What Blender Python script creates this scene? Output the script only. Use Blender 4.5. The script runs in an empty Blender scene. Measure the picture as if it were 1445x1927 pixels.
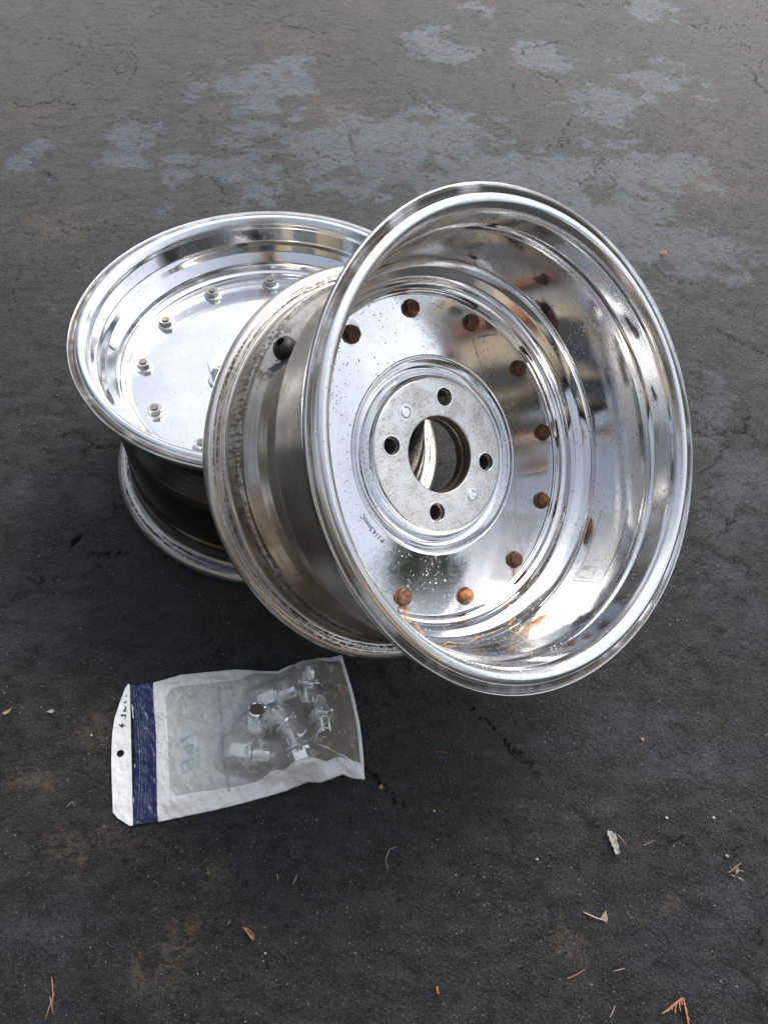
import bpy, bmesh, math, random
import numpy as np
from mathutils import Vector, Matrix, noise as mnoise

sc = bpy.context.scene
C = sc.collection
R = math.radians
PI = math.pi
rnd = random.Random(7)

# ------------------------------------------------------------------ camera
cam = bpy.data.cameras.new('camera')
cam.sensor_fit = 'HORIZONTAL'; cam.sensor_width = 36.0
cam.lens = 36.0 * 1373.8 / 1445.0
cam.clip_start = 0.01; cam.clip_end = 400
co = bpy.data.objects.new('camera', cam); C.objects.link(co)
_r = Vector((.99728, .06016, .04266)); _d = Vector((.07375, -.81355, -.5768)); _f = Vector((0, .57838, -.81577))
co.matrix_world = Matrix(((_r.x, -_d.x, -_f.x, 0), (_r.y, -_d.y, -_f.y, 0), (_r.z, -_d.z, -_f.z, .7584), (0, 0, 0, 1)))
sc.camera = co
cam.dof.use_dof = False

# ------------------------------------------------------------------ sky, sun, exposure
SUN_EL, SUN_AZ = 52, 35            # azimuth measured from +y towards +x
w = bpy.data.worlds.new('World'); sc.world = w; w.use_nodes = True
nt = w.node_tree; nt.nodes.clear()
sky = nt.nodes.new('ShaderNodeTexSky'); sky.sky_type = 'NISHITA'; sky.sun_disc = False
sky.sun_elevation = R(SUN_EL); sky.sun_rotation = R(SUN_AZ)
sky.air_density = 1.0; sky.dust_density = 3.5; sky.ozone_density = 1.0
hsv = nt.nodes.new('ShaderNodeHueSaturation'); hsv.inputs['Saturation'].default_value = .45
bg = nt.nodes.new('ShaderNodeBackground'); bg.inputs['Strength'].default_value = 0.15
wo = nt.nodes.new('ShaderNodeOutputWorld')
nt.links.new(sky.outputs[0], hsv.inputs['Color']); nt.links.new(hsv.outputs[0], bg.inputs['Color']); nt.links.new(bg.outputs[0], wo.inputs['Surface'])
sl = bpy.data.lights.new('sun', 'SUN'); sl.energy = 1.2; sl.angle = R(20); sl.color = (1, .97, .93)
so = bpy.data.objects.new('sun', sl); C.objects.link(so)
so.rotation_euler = (R(90 - SUN_EL), 0, R(180 - SUN_AZ))
sc.view_settings.view_transform = 'Standard'; sc.view_settings.look = 'None'
sc.view_settings.exposure = 0.92; sc.view_settings.gamma = 1; sc.view_settings.use_curve_mapping = False
sc.cycles.use_denoising = True
sc.cycles.max_bounces = 16; sc.cycles.glossy_bounces = 12; sc.cycles.transparent_max_bounces = 16
sc.cycles.caustics_reflective = True; sc.cycles.blur_glossy = 0.2
sc.cycles.sample_clamp_indirect = 4.0

# ------------------------------------------------------------------ helpers
def tag(o, label=None, cat=None, group=None, kind=None):
    if label: o['label'] = label
    if cat: o['category'] = cat
    if group: o['group'] = group
    if kind: o['kind'] = kind
    return o

def mesh_obj(name, verts, faces, mat=None, parent=None, smooth=None):
    me = bpy.data.meshes.new(name); me.from_pydata([tuple(v) for v in verts], [], faces); me.update()
    return link(name, me, mat, parent, smooth)

def link(name, me, mat=None, parent=None, smooth=None):
    o = bpy.data.objects.new(name, me); C.objects.link(o)
    if mat:
        for m in (mat if isinstance(mat, (list, tuple)) else [mat]): me.materials.append(m)
    if parent: o.parent = parent
    if smooth is not None:
        me.shade_smooth()
        if smooth > 0: me.set_sharp_from_angle(angle=R(smooth))
    return o

def bm_obj(name, bm, mat=None, parent=None, smooth=None, recalc=True):
    if recalc: bmesh.ops.recalc_face_normals(bm, faces=bm.faces[:])
    me = bpy.data.meshes.new(name); bm.to_mesh(me); bm.free()
    return link(name, me, mat, parent, smooth)

def empty(name, loc=(0, 0, 0)):
    o = bpy.data.objects.new(name, None); C.objects.link(o); o.location = loc; o.empty_display_size = .02
    return o

def fillet(pts, rad, n=4):
    """round the corners of an open polyline; rad may be a list"""
    out = [np.array(pts[0], float)]
    for i in range(1, len(pts) - 1):
        p0, p, p1 = (np.array(q, float) for q in pts[i - 1:i + 2])
        a, b = p0 - p, p1 - p; la, lb = np.linalg.norm(a), np.linalg.norm(b)
        rr = rad[i] if isinstance(rad, (list, tuple)) else rad
        d = min(rr, la * .45, lb * .45)
        if d < 1e-6: out.append(p); continue
        A, B = p + a / la * d, p + b / lb * d
        for k in range(n + 1):
            t = k / n
            out.append((1 - t) ** 2 * A + 2 * t * (1 - t) * p + t * t * B)
    out.append(np.array(pts[-1], float))
    return out

def lathe(name, prof, mat, parent, seg=256, closed=False, smooth=40, matfn=None, wob=None):
    """prof: (t, r) -> local z = -t"""
    n = len(prof); V = []; F = []; M = []
    for j in range(seg):
        a = 2 * PI * j / seg; ca, sa = math.cos(a), math.sin(a)
        for (t, r) in prof:
            if wob: r = r + wob(a, t, r)
            V.append((r * ca, r * sa, -t))
    m = n if closed else n - 1
    for j in range(seg):
        k = (j + 1) % seg
        for i in range(m):
            i2 = (i + 1) % n
            F.append((j * n + i, j * n + i2, k * n + i2, k * n + i))
            if matfn: M.append(matfn(prof[i], prof[i2]))
    me = bpy.data.meshes.new(name); me.from_pydata(V, [], F); me.update()
    o = link(name, me, mat, parent, smooth)
    if matfn: me.polygons.foreach_set('material_index', M)
    bm = bmesh.new(); bm.from_mesh(me); bmesh.ops.recalc_face_normals(bm, faces=bm.faces[:]); bm.to_mesh(me); bm.free()
    if smooth: me.shade_smooth(); me.set_sharp_from_angle(angle=R(smooth))
    return o

def tube(path, rads, seg=6, cap=True):
    V = []; F = []
    path = [Vector(p) for p in path]
    for i, p in enumerate(path):
        d = (path[min(i + 1, len(path) - 1)] - path[max(i - 1, 0)]).normalized()
        a = d.orthogonal().normalized(); b = d.cross(a)
        for k in range(seg):
            t = 2 * PI * k / seg
            V.append(p + (a * math.cos(t) + b * math.sin(t)) * rads[i])
    for i in range(len(path) - 1):
        for k in range(seg):
            F.append((i * seg + k, i * seg + (k + 1) % seg, (i + 1) * seg + (k + 1) % seg, (i + 1) * seg + k))
    if cap:
        F.append(tuple(range(seg))); F.append(tuple((len(path) - 1) * seg + k for k in range(seg)))
    return V, F

# ---- node helpers
class NT:
    def __init__(s, name):
        s.m = bpy.data.materials.new(name); s.m.use_nodes = True; s.t = s.m.node_tree; s.t.nodes.clear()
        s.out = s.t.nodes.new('ShaderNodeOutputMaterial')
    def n(s, typ, **kw):
        nd = s.t.nodes.new(typ)
        for k, v in kw.items():
            if k.startswith('i_'): nd.inputs[k[2:].replace('_', ' ')].default_value = v
            else: setattr(nd, k, v)
        return nd
    def l(s, a, b): s.t.links.new(a, b)
    def math(s, op, a, b=None, c=None, clamp=False):
        nd = s.t.nodes.new('ShaderNodeMath'); nd.operation = op; nd.use_clamp = clamp
        for i, x in enumerate((a, b, c)):
            if x is None: continue
            if isinstance(x, (int, float)): nd.inputs[i].default_value = x
            else: s.l(x, nd.inputs[i])
        return nd.outputs[0]
    def ramp(s, fac, a, b, lo=0., hi=1.):
        nd = s.n('ShaderNodeMapRange'); nd.interpolation_type = 'SMOOTHSTEP'
        s.l(fac, nd.inputs['Value']); nd.inputs['From Min'].default_value = a; nd.inputs['From Max'].default_value = b
        nd.inputs['To Min'].default_value = lo; nd.inputs['To Max'].default_value = hi
        return nd.outputs[0]
    def mix(s, f, a, b):
        nd = s.t.nodes.new('ShaderNodeMix'); nd.data_type = 'RGBA'
        for i, x in ((0, f), (6, a), (7, b)):
            if isinstance(x, (int, float)): nd.inputs[i].default_value = x
            elif isinstance(x, (tuple, list)): nd.inputs[i].default_value = (*x[:3], 1)
            else: s.l(x, nd.inputs[i])
        return nd.outputs[2]
    def noise(s, vec, scale, detail=3, rough=.55):
        nd = s.n('ShaderNodeTexNoise'); nd.inputs['Scale'].default_value = scale; nd.inputs['Detail'].default_value = detail
        nd.inputs['Roughness'].default_value = rough
        if vec is not None: s.l(vec, nd.inputs['Vector'])
        return nd.outputs['Fac']
    def coord(s): return s.n('ShaderNodeTexCoord').outputs['Object']
    def bsdf(s, **kw):
        nd = s.n('ShaderNodeBsdfPrincipled')
        for k, v in kw.items():
            k = k.replace('_', ' ')
            if isinstance(v, (int, float)): nd.inputs[k].default_value = v
            elif isinstance(v, (tuple, list)): nd.inputs[k].default_value = (*v[:3], 1)
            else: s.l(v, nd.inputs[k])
        s.l(nd.outputs[0], s.out.inputs['Surface'])
        return nd
    def bump(s, h, dist, strength=1.0, prev=None):
        nd = s.n('ShaderNodeBump'); nd.inputs['Distance'].default_value = dist; nd.inputs['Strength'].default_value = strength
        s.l(h, nd.inputs['Height'])
        if prev is not None: s.l(prev, nd.inputs['Normal'])
        return nd.outputs[0]
    def polar(s, co):
        sp = s.n('ShaderNodeSeparateXYZ'); s.l(co, sp.inputs[0])
        x, y, z = sp.outputs
        r = s.math('SQRT', s.math('ADD', s.math('MULTIPLY', x, x), s.math('MULTIPLY', y, y)))
        a = s.math('ARCTAN2', y, x)
        return x, y, z, r, a
    def vec(s, x, y, z):
        nd = s.n('ShaderNodeCombineXYZ')
        for i, v in enumerate((x, y, z)):
            if isinstance(v, (int, float)): nd.inputs[i].default_value = v
            else: s.l(v, nd.inputs[i])
        return nd.outputs[0]

def simple(name, col, rough=.5, metal=0., var=.15, scale=80, bump=0, **kw):
    N = NT(name); c = N.coord(); f = N.noise(c, scale, 4)
    a = tuple(x * (1 - var) for x in col); b = tuple(min(1, x * (1 + var)) for x in col)
    b_ = N.bsdf(Base_Color=N.mix(f, a, b), Roughness=rough, Metallic=metal, **kw)
    if bump: N.l(N.bump(N.noise(c, scale * 3, 4), bump), b_.inputs['Normal'])
    return N.m

# ------------------------------------------------------------------ materials
def polished(name, pits=.5, base=.93, rough=.05, haze=.10, ring=.35, grain=0.0, lip=False):
    N = NT(name); c = N.coord(); x, y, z, r, a = N.polar(c)
    # lathe marks: fine around the axis, long along the circumference
    cv = N.vec(N.math('MULTIPLY', a, 1.2), N.math('MULTIPLY', r, 900.), N.math('MULTIPLY', z, 900.))
    marks = N.noise(cv, 1.0, 3)
    blot = N.noise(c, 22, 4); blot2 = N.noise(c, 130, 3)
    scr = N.n('ShaderNodeTexNoise'); N.l(N.vec(N.math('MULTIPLY', x, 900.), N.math('MULTIPLY', y, 60.), N.math('MULTIPLY', z, 60.)), scr.inputs['Vector']); scr.inputs['Detail'].default_value = 2
    vo = N.n('ShaderNodeTexVoronoi'); N.l(c, vo.inputs['Vector']); vo.inputs['Scale'].default_value = 430
    vo2 = N.n('ShaderNodeTexVoronoi'); N.l(c, vo2.inputs['Vector']); vo2.inputs['Scale'].default_value = 210
    sep = N.n('ShaderNodeSeparateColor'); N.l(vo.outputs['Color'], sep.inputs[0])
    sep2 = N.n('ShaderNodeSeparateColor'); N.l(vo2.outputs['Color'], sep2.inputs[0])
    area = N.ramp(N.noise(c, 20, 4, .65), .40, .66)
    p1 = N.math('MULTIPLY', N.ramp(N.math('SUBTRACT', N.math('MULTIPLY', sep.outputs[0], .42), vo.outputs['Distance']), .02, .12), N.math('GREATER_THAN', sep.outputs[1], N.math('SUBTRACT', 1.0, N.math('MULTIPLY', area, pits))))
    p2 = N.math('MULTIPLY', N.ramp(N.math('SUBTRACT', N.math('MULTIPLY', sep2.outputs[0], .25), vo2.outputs['Distance']), .02, .1), N.math('GREATER_THAN', sep2.outputs[1], 1 - pits * .14))
    pit = N.math('MAXIMUM', p1, p2)
    spots = N.math('ABSOLUTE', N.math('SUBTRACT', N.noise(c, 38, 3, .6), .5))
    col = N.mix(N.ramp(blot, .3, .75), (base, base, base * 1.01), (base * .86, base * .87, base * .88))
    col = N.mix(N.math('MULTIPLY', N.ramp(spots, .02, .004), .30), col, (base * .72, base * .72, base * .70))
    col = N.mix(N.math('MULTIPLY', pit, .8), col, (.10, .09, .08))
    if lip:
        gm = N.math('MULTIPLY', N.math('MULTIPLY', N.ramp(r, .2030, .2042), N.ramp(r, .2086, .2076)), N.ramp(N.noise(c, 25, 4), .30, .55, .35, .95))
        col = N.mix(gm, col, (.075, .065, .055)); pit = N.math('MAXIMUM', pit, gm)
    ro = N.math('ADD', N.math('ADD', rough, N.math('MULTIPLY', N.ramp(blot, .42, .75), haze)), N.math('MULTIPLY', N.ramp(blot2, .5, .8), haze * .4))
    ro = N.math('ADD', N.math('ADD', ro, N.math('MULTIPLY', N.ramp(spots, .03, .005), .05)), N.math('MULTIPLY', pit, .4))
    h = N.math('ADD', N.math('MULTIPLY', marks, ring), N.math('MULTIPLY', scr.outputs['Fac'], .12))
    h = N.math('ADD', h, N.math('MULTIPLY', N.noise(c, 60, 2), 1.0 + grain))
    h = N.math('SUBTRACT', h, N.math('MULTIPLY', pit, 1.5))
    nb = N.bump(h, .00006, 1.0)
    N.bsdf(Base_Color=col, Roughness=ro, Metallic=N.math('SUBTRACT', 1.0, N.math('MULTIPLY', pit, .6)), Specular_IOR_Level=.2, Normal=nb)
    return N.m

def cast_pad(name):
    N = NT(name); c = N.coord()
    vo = N.n('ShaderNodeTexVoronoi'); N.l(c, vo.inputs['Vector']); vo.inputs['Scale'].default_value = 700
    n1 = N.noise(c, 60, 5, .65); n2 = N.noise(c, 420, 4, .7)
    sp = N.math('MULTIPLY', N.ramp(n2, .52, .62), N.ramp(n1, .35, .6))
    col = N.mix(N.ramp(n1, .35, .7), (.76, .75, .73), (.60, .585, .56))
    col = N.mix(N.math('MULTIPLY', sp, .7), col, (.16, .15, .14))
    nb = N.bump(N.math('ADD', n2, N.math('MULTIPLY', vo.outputs['Distance'], .6)), .0003)
    N.bsdf(Base_Color=col, Roughness=N.ramp(n1, .3, .7, .28, .5), Metallic=.85, Normal=nb)
    return N.m

def tyre_side(name, dark=1.0):
    """the unpolished outside of the barrel: turned ridges, brown film, black rubber residue on the flange"""
    N = NT(name); c = N.coord(); x, y, z, r, a = N.polar(c)
    cv = N.vec(N.math('MULTIPLY', a, 2.5), N.math('MULTIPLY', r, 700.), N.math('MULTIPLY', z, 700.))
    marks = N.noise(cv, 1.0, 4, .6)
    cv2 = N.vec(N.math('MULTIPLY', a, 60.), N.math('MULTIPLY', r, 300.), N.math('MULTIPLY', z, 60.))
    streak = N.noise(cv2, 1.0, 3)
    big = N.noise(c, 18, 4, .6); fine = N.noise(c, 240, 4, .7); mid = N.noise(c, 70, 5, .65)
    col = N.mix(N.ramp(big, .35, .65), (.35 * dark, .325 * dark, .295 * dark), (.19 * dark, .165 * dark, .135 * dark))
    seat = N.math('MULTIPLY', N.ramp(z, -.206, -.200), N.ramp(z, -.176, -.184))
    col = N.mix(N.math('MULTIPLY', N.math('MULTIPLY', N.ramp(streak, .46, .60), seat), .75), col, (.07, .055, .04))
    col = N.mix(N.ramp(marks, .52, .66, 0, .45), col, (.15, .125, .10))
    # black rubber left by the valve
    gx = N.math('SUBTRACT', x, -.072); gy = N.math('SUBTRACT', y, .157); gz = N.math('ADD', z, .172)
    gd = N.math('SQRT', N.math('ADD', N.math('MULTIPLY', gx, gx), N.math('ADD', N.math('MULTIPLY', gy, gy), N.math('MULTIPLY', N.math('MULTIPLY', gz, gz), 1.6))))
    rub = N.math('MULTIPLY', N.ramp(gd, .050, .016), N.ramp(mid, .53, .57))
    col = N.mix(N.math('MULTIPLY', rub, .95), col, (.02, .02, .022))
    # residue on the flange
    band = N.math('MULTIPLY', N.ramp(r, .193, .196), N.ramp(r, .2065, .203))
    res = N.math('MULTIPLY', band, N.math('MULTIPLY', N.ramp(marks, .46, .54), N.ramp(fine, .42, .50)))
    fl = N.ramp(r, .1905, .194)
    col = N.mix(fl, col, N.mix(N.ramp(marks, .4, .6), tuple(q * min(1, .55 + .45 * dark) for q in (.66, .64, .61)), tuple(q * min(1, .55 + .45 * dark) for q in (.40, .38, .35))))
    col = N.mix(res, col, (.035, .03, .028))
    col = N.mix(N.math('MULTIPLY', N.ramp(fine, .62, .72), .6), col, (.1, .085, .07))
    h = N.math('ADD', N.math('MULTIPLY', marks, 1.0), N.math('MULTIPLY', fine, .35))
    nb = N.bump(h, .00022, 1.0)
    ro = N.math('ADD', N.ramp(big, .3, .7, .16, .30), N.math('MULTIPLY', N.math('MAXIMUM', res, rub), .4))
    N.bsdf(Base_Color=col, Roughness=ro, Metallic=N.math('SUBTRACT', .80, N.math('MULTIPLY', N.math('MAXIMUM', res, rub), .7)), Normal=nb)
    return N.m

def rust(name):
    N = NT(name); oi = N.n('ShaderNodeObjectInfo'); mp = N.n('ShaderNodeMapping'); N.l(N.coord(), mp.inputs[0]); N.l(N.vec(oi.outputs['Random'], N.math('MULTIPLY', oi.outputs['Random'], 3.1), .3), mp.inputs['Location']); c = mp.outputs[0]
    n1 = N.noise(c, 260, 5, .65); n2 = N.math('ADD', N.noise(c, 90, 3), N.math('MULTIPLY', N.math('SUBTRACT', oi.outputs['Random'], .85), .16))
    col = N.mix(N.ramp(n1, .35, .65), (.028, .011, .005), (.125, .045, .015))
    col = N.mix(N.math('MULTIPLY', N.ramp(n2, .52, .66), .9), col, (.36, .13, .02))
    nb = N.bump(N.noise(c, 900, 4, .7), .0006)
    N.bsdf(Base_Color=col, Roughness=.55, Metallic=.15, Normal=nb)
    return N.m

def stain(name, col, alpha, rough=.6, scale=300):
    N = NT(name); c = N.coord()
    al = N.math('MULTIPLY', N.ramp(N.noise(c, scale, 4), .25, .65, .35, 1.0), alpha)
    at = N.n('ShaderNodeAttribute', attribute_name='edge')
    al = N.math('MULTIPLY', al, at.outputs['Fac'])
    N.bsdf(Base_Color=N.mix(N.noise(c, scale * 2, 3), tuple(x * .75 for x in col), col), Roughness=rough, Alpha=al)
    return N.m

M_front = polished('polished_aluminium_clean', pits=.30, base=.80, rough=.055, haze=.09, ring=.3)
M_deep = polished('polished_aluminium_pitted', pits=1.0, base=.76, rough=.045, haze=.10, ring=.40)
M_lip = polished('polished_aluminium_lip', pits=.5, base=.76, rough=.13, haze=.14, ring=1.3, lip=True)
M_pad = cast_pad('cast_aluminium_pad')
M_tyre = tyre_side('unpolished_barrel', 1.35)
M_tyre_shade = tyre_side('shaded_barrel', .14)  # same barrel darkened: shade and dark ground reflection put into its colour
M_rust = rust('rusty_steel')
M_zinc = simple('zinc_plated_steel', (.52, .52, .49), .25, 1.0, .2, 300, .0002)
M_stud = simple('dull_bolt_end', (.17, .15, .14), .5, .7, .3, 400, .0004)
M_chrome = simple('chrome', (.80, .82, .83), .14, 1.0, .03, 60)
M_rubber = simple('black_rubber', (.005, .005, .0055), .5, 0, .3, 300, .0003)
M_groove = simple('dark_joint_line', (.10, .09, .08), .5, .5, .3, 200)
M_rust_run = stain('rust_run', (.62, .26, .04), .95)
M_tan_run = stain('dried_drip', (.55, .42, .24), .75)
M_orange = stain('orange_stain', (.70, .36, .10), .75, scale=120)
M_brown = stain('brown_stain', (.10, .065, .045), .85, scale=150)
M_halo = stain('rust_halo', (.30, .17, .08), .38, scale=400)
M_scuff = stain('black_scuff', (.02, .02, .02), .9, scale=500)
M_wax = stain('yellow_crayon', (.50, .45, .26), .55)
M_pen = stain('blue_marker', (.05, .06, .35), .6)
M_ink = simple('stamped_ink', (.06, .06, .065), .5, 0, .1)
M_clear = stain('clear_sticker', (.80, .78, .74), .35, rough=.3, scale=60)

# ------------------------------------------------------------------ the ground
CRACKS = [[(0.5018, 0.9507), (0.5259, 0.9243), (0.5438, 0.9103), (0.5763, 0.8895)], [(0.4352, 0.7531), (0.4511, 0.736), (0.4686, 0.7175), (0.5017, 0.7238), (0.5108, 0.7471), (0.5202, 0.7711)], [(0.5017, 0.7238), (0.5301, 0.7007)], [(0.4761, 0.7033), (0.457, 0.6724), (0.4239, 0.6412)], [(0.3878, 0.5343), (0.3963, 0.5253), (0.4122, 0.5203), (0.4285, 0.5021), (0.4479, 0.4999), (0.4669, 0.4824)], [(0.4619, 0.5783), (0.4441, 0.5598), (0.4258, 0.5376)], [(0.2105, 0.1957), (0.2235, 0.1815), (0.2384, 0.1726)], [(0.2908, 0.1728), (0.3045, 0.1698), (0.3237, 0.1663), (0.3377, 0.1577)], [(0.1082, 0.2897), (0.1335, 0.2683), (0.1442, 0.2522), (0.1577, 0.2421), (0.1709, 0.2322), (0.1773, 0.2193)], [(0.428, 1.1108), (0.4435, 1.0759), (0.4647, 1.0569), (0.4909, 1.0529)], [(0.2209, 1.8779), (0.2665, 1.9134), (0.3256, 1.946), (0.3397, 1.9628)], [(0.2599, 1.7983), (0.3, 1.766), (0.3261, 1.72)], [(-0.018, 1.6429), (0.0232, 1.6025), (0.0521, 1.5616)], [(0.7686, 1.9065), (0.7817, 1.8287), (0.7879, 1.754)], [(-0.7011, 1.263), (-0.6596, 1.2416), (-0.6328, 1.2187)], [(-0.1961, 1.4057), (-0.1767, 1.373), (-0.1333, 1.3502)], [(-0.1368, 1.5011), (-0.125, 1.4299), (-0.1089, 1.3632)], [(-0.3891, 1.2782), (-0.3567, 1.2646), (-0.3279, 1.2158)], [(-0.4464, 0.6229), (-0.4206, 0.6321), (-0.402, 0.6178), (-0.385, 0.6083), (-0.3584, 0.6146)], [(-0.3501, 0.4422), (-0.3387, 0.447), (-0.3251, 0.4444), (-0.3042, 0.45)], [(-0.4269, 0.3643), (-0.4169, 0.3788), (-0.3984, 0.3873)], [(0.1955, 0.2673), (0.2151, 0.2659), (0.2364, 0.2534), (0.2541, 0.2382)], [(0.3218, 0.0766), (0.3524, 0.0621), (0.3703, 0.0473)], [(-0.836, 1.4842), (-0.7674, 1.4726), (-0.7193, 1.5242)], [(0.2859, 0.3527), (0.2994, 0.3635), (0.3173, 0.3425)], [(-0.3726, 1.9745), (-0.2889, 1.9233), (-0.212, 1.9131)], [(0.3453, 0.1441), (0.3661, 0.1572), (0.3693, 0.1743)], [(-0.3878, 0.3215), (-0.3725, 0.3145), (-0.362, 0.3235)], [(-0.0039, 0.2195), (0.019, 0.2), (0.0466, 0.1816)]]
BLUE = [(-0.3512, 1.6154, 0.134, 0.108), (-0.2605, 1.7027, 0.069, 0.063), (0.0401, 1.8983, 0.078, 0.081), (0.0782, 1.822, 0.073, 0.083), (-0.5471, 1.3699, 0.06, 0.079), (-0.7105, 1.2617, 0.038, 0.063), (-0.3439, 1.2753, 0.126, 0.082), (-0.1564, 1.3759, 0.185, 0.142), (0.0271, 1.4617, 0.183, 0.129), (0.1935, 1.3477, 0.229, 0.118), (0.4247, 1.3979, 0.128, 0.07), (0.5457, 1.4338, 0.065, 0.058), (0.4032, 1.6715, 0.107, 0.062), (0.5372, 1.7905, 0.087, 0.095), (0.5569, 2.1864, 0.099, 0.062), (0.1432, 2.0967, 0.054, 0.039), (0.263, 1.852, 0.075, 0.07), (0.3713, 1.2135, 0.158, 0.142), (0.4749, 0.6368, 0.081, 0.163), (0.4278, 0.4531, 0.079, 0.078), (-0.4404, 0.551, 0.073, 0.052), (-0.3905, 0.3639, 0.053, 0.055), (0.4616, 1.1764, 0.088, 0.084), (-0.3033, 1.4557, 0.052, 0.025), (0.5556, 1.1722, 0.058, 0.066), (0.2852, 0.2626, 0.114, 0.047), (-0.2666, 0.0556, 0.047, 0.033), (0.3351, 0.0943, 0.05, 0.045)]
TAN = [(-0.1566, 0.0523, 0.019, 0.012), (-0.1424, 0.0636, 0.012, 0.009), (-0.1755, 0.033, 0.027, 0.014), (-0.328, 0.1803, 0.036, 0.015), (-0.2383, 0.1421, 0.04, 0.019), (-0.2776, 0.1205, 0.03, 0.023), (0.2947, 0.1233, 0.005, 0.007), (0.2752, 0.1043, 0.005, 0.005), (0.116, 0.232, 0.005, 0.005), (0.1381, 0.2352, 0.008, 0.009), (0.1636, 0.2492, 0.004, 0.006), (-0.757, 1.4419, 0.061, 0.052), (-0.2788, 1.845, 0.085, 0.07), (-0.1516, 1.5425, 0.066, 0.067), (0.6211, 1.5464, 0.091, 0.067), (-0.6011, 1.0909, 0.061, 0.062), (0.5738, 1.3616, 0.095, 0.058), (-0.2742, 0.2322, 0.027, 0.033), (-0.1228, 0.0992, 0.02, 0.013), (0.1956, 0.0727, 0.024, 0.017)]

_rs = np.random.RandomState(11)
_tab = _rs.rand(512, 512)
def vnoise(x, y):
    xi = np.floor(x).astype(int); yi = np.floor(y).astype(int); fx = x - xi; fy = y - yi
    fx = fx * fx * (3 - 2 * fx); fy = fy * fy * (3 - 2 * fy)
    a = _tab[xi % 512, yi % 512]; b = _tab[(xi + 1) % 512, yi % 512]; c = _tab[xi % 512, (yi + 1) % 512]; d = _tab[(xi + 1) % 512, (yi + 1) % 512]
    return (a * (1 - fx) + b * fx) * (1 - fy) + (c * (1 - fx) + d * fx) * fy
def fbm(x, y, s, o=4, g=.5):
    v = 0; A = 1; T = 0
    for k in range(o):
        v = v + A * vnoise(x * s + 17.3 * k, y * s + 5.1 * k); T += A; A *= g; s *= 2.03
    return v / T

def gaussians(X, Y, L, wob):
    dx = (fbm(X, Y, 14, 4) - .5) * wob; dy = (fbm(X + 9, Y + 4, 14, 4) - .5) * wob
    out = np.zeros_like(X)
    for (cx, cy, rx, ry) in L:
        q = ((X + dx - cx) / rx) ** 2 + ((Y + dy - cy) / ry) ** 2
        out = np.maximum(out, np.exp(-.75 * q))
    return out

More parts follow.
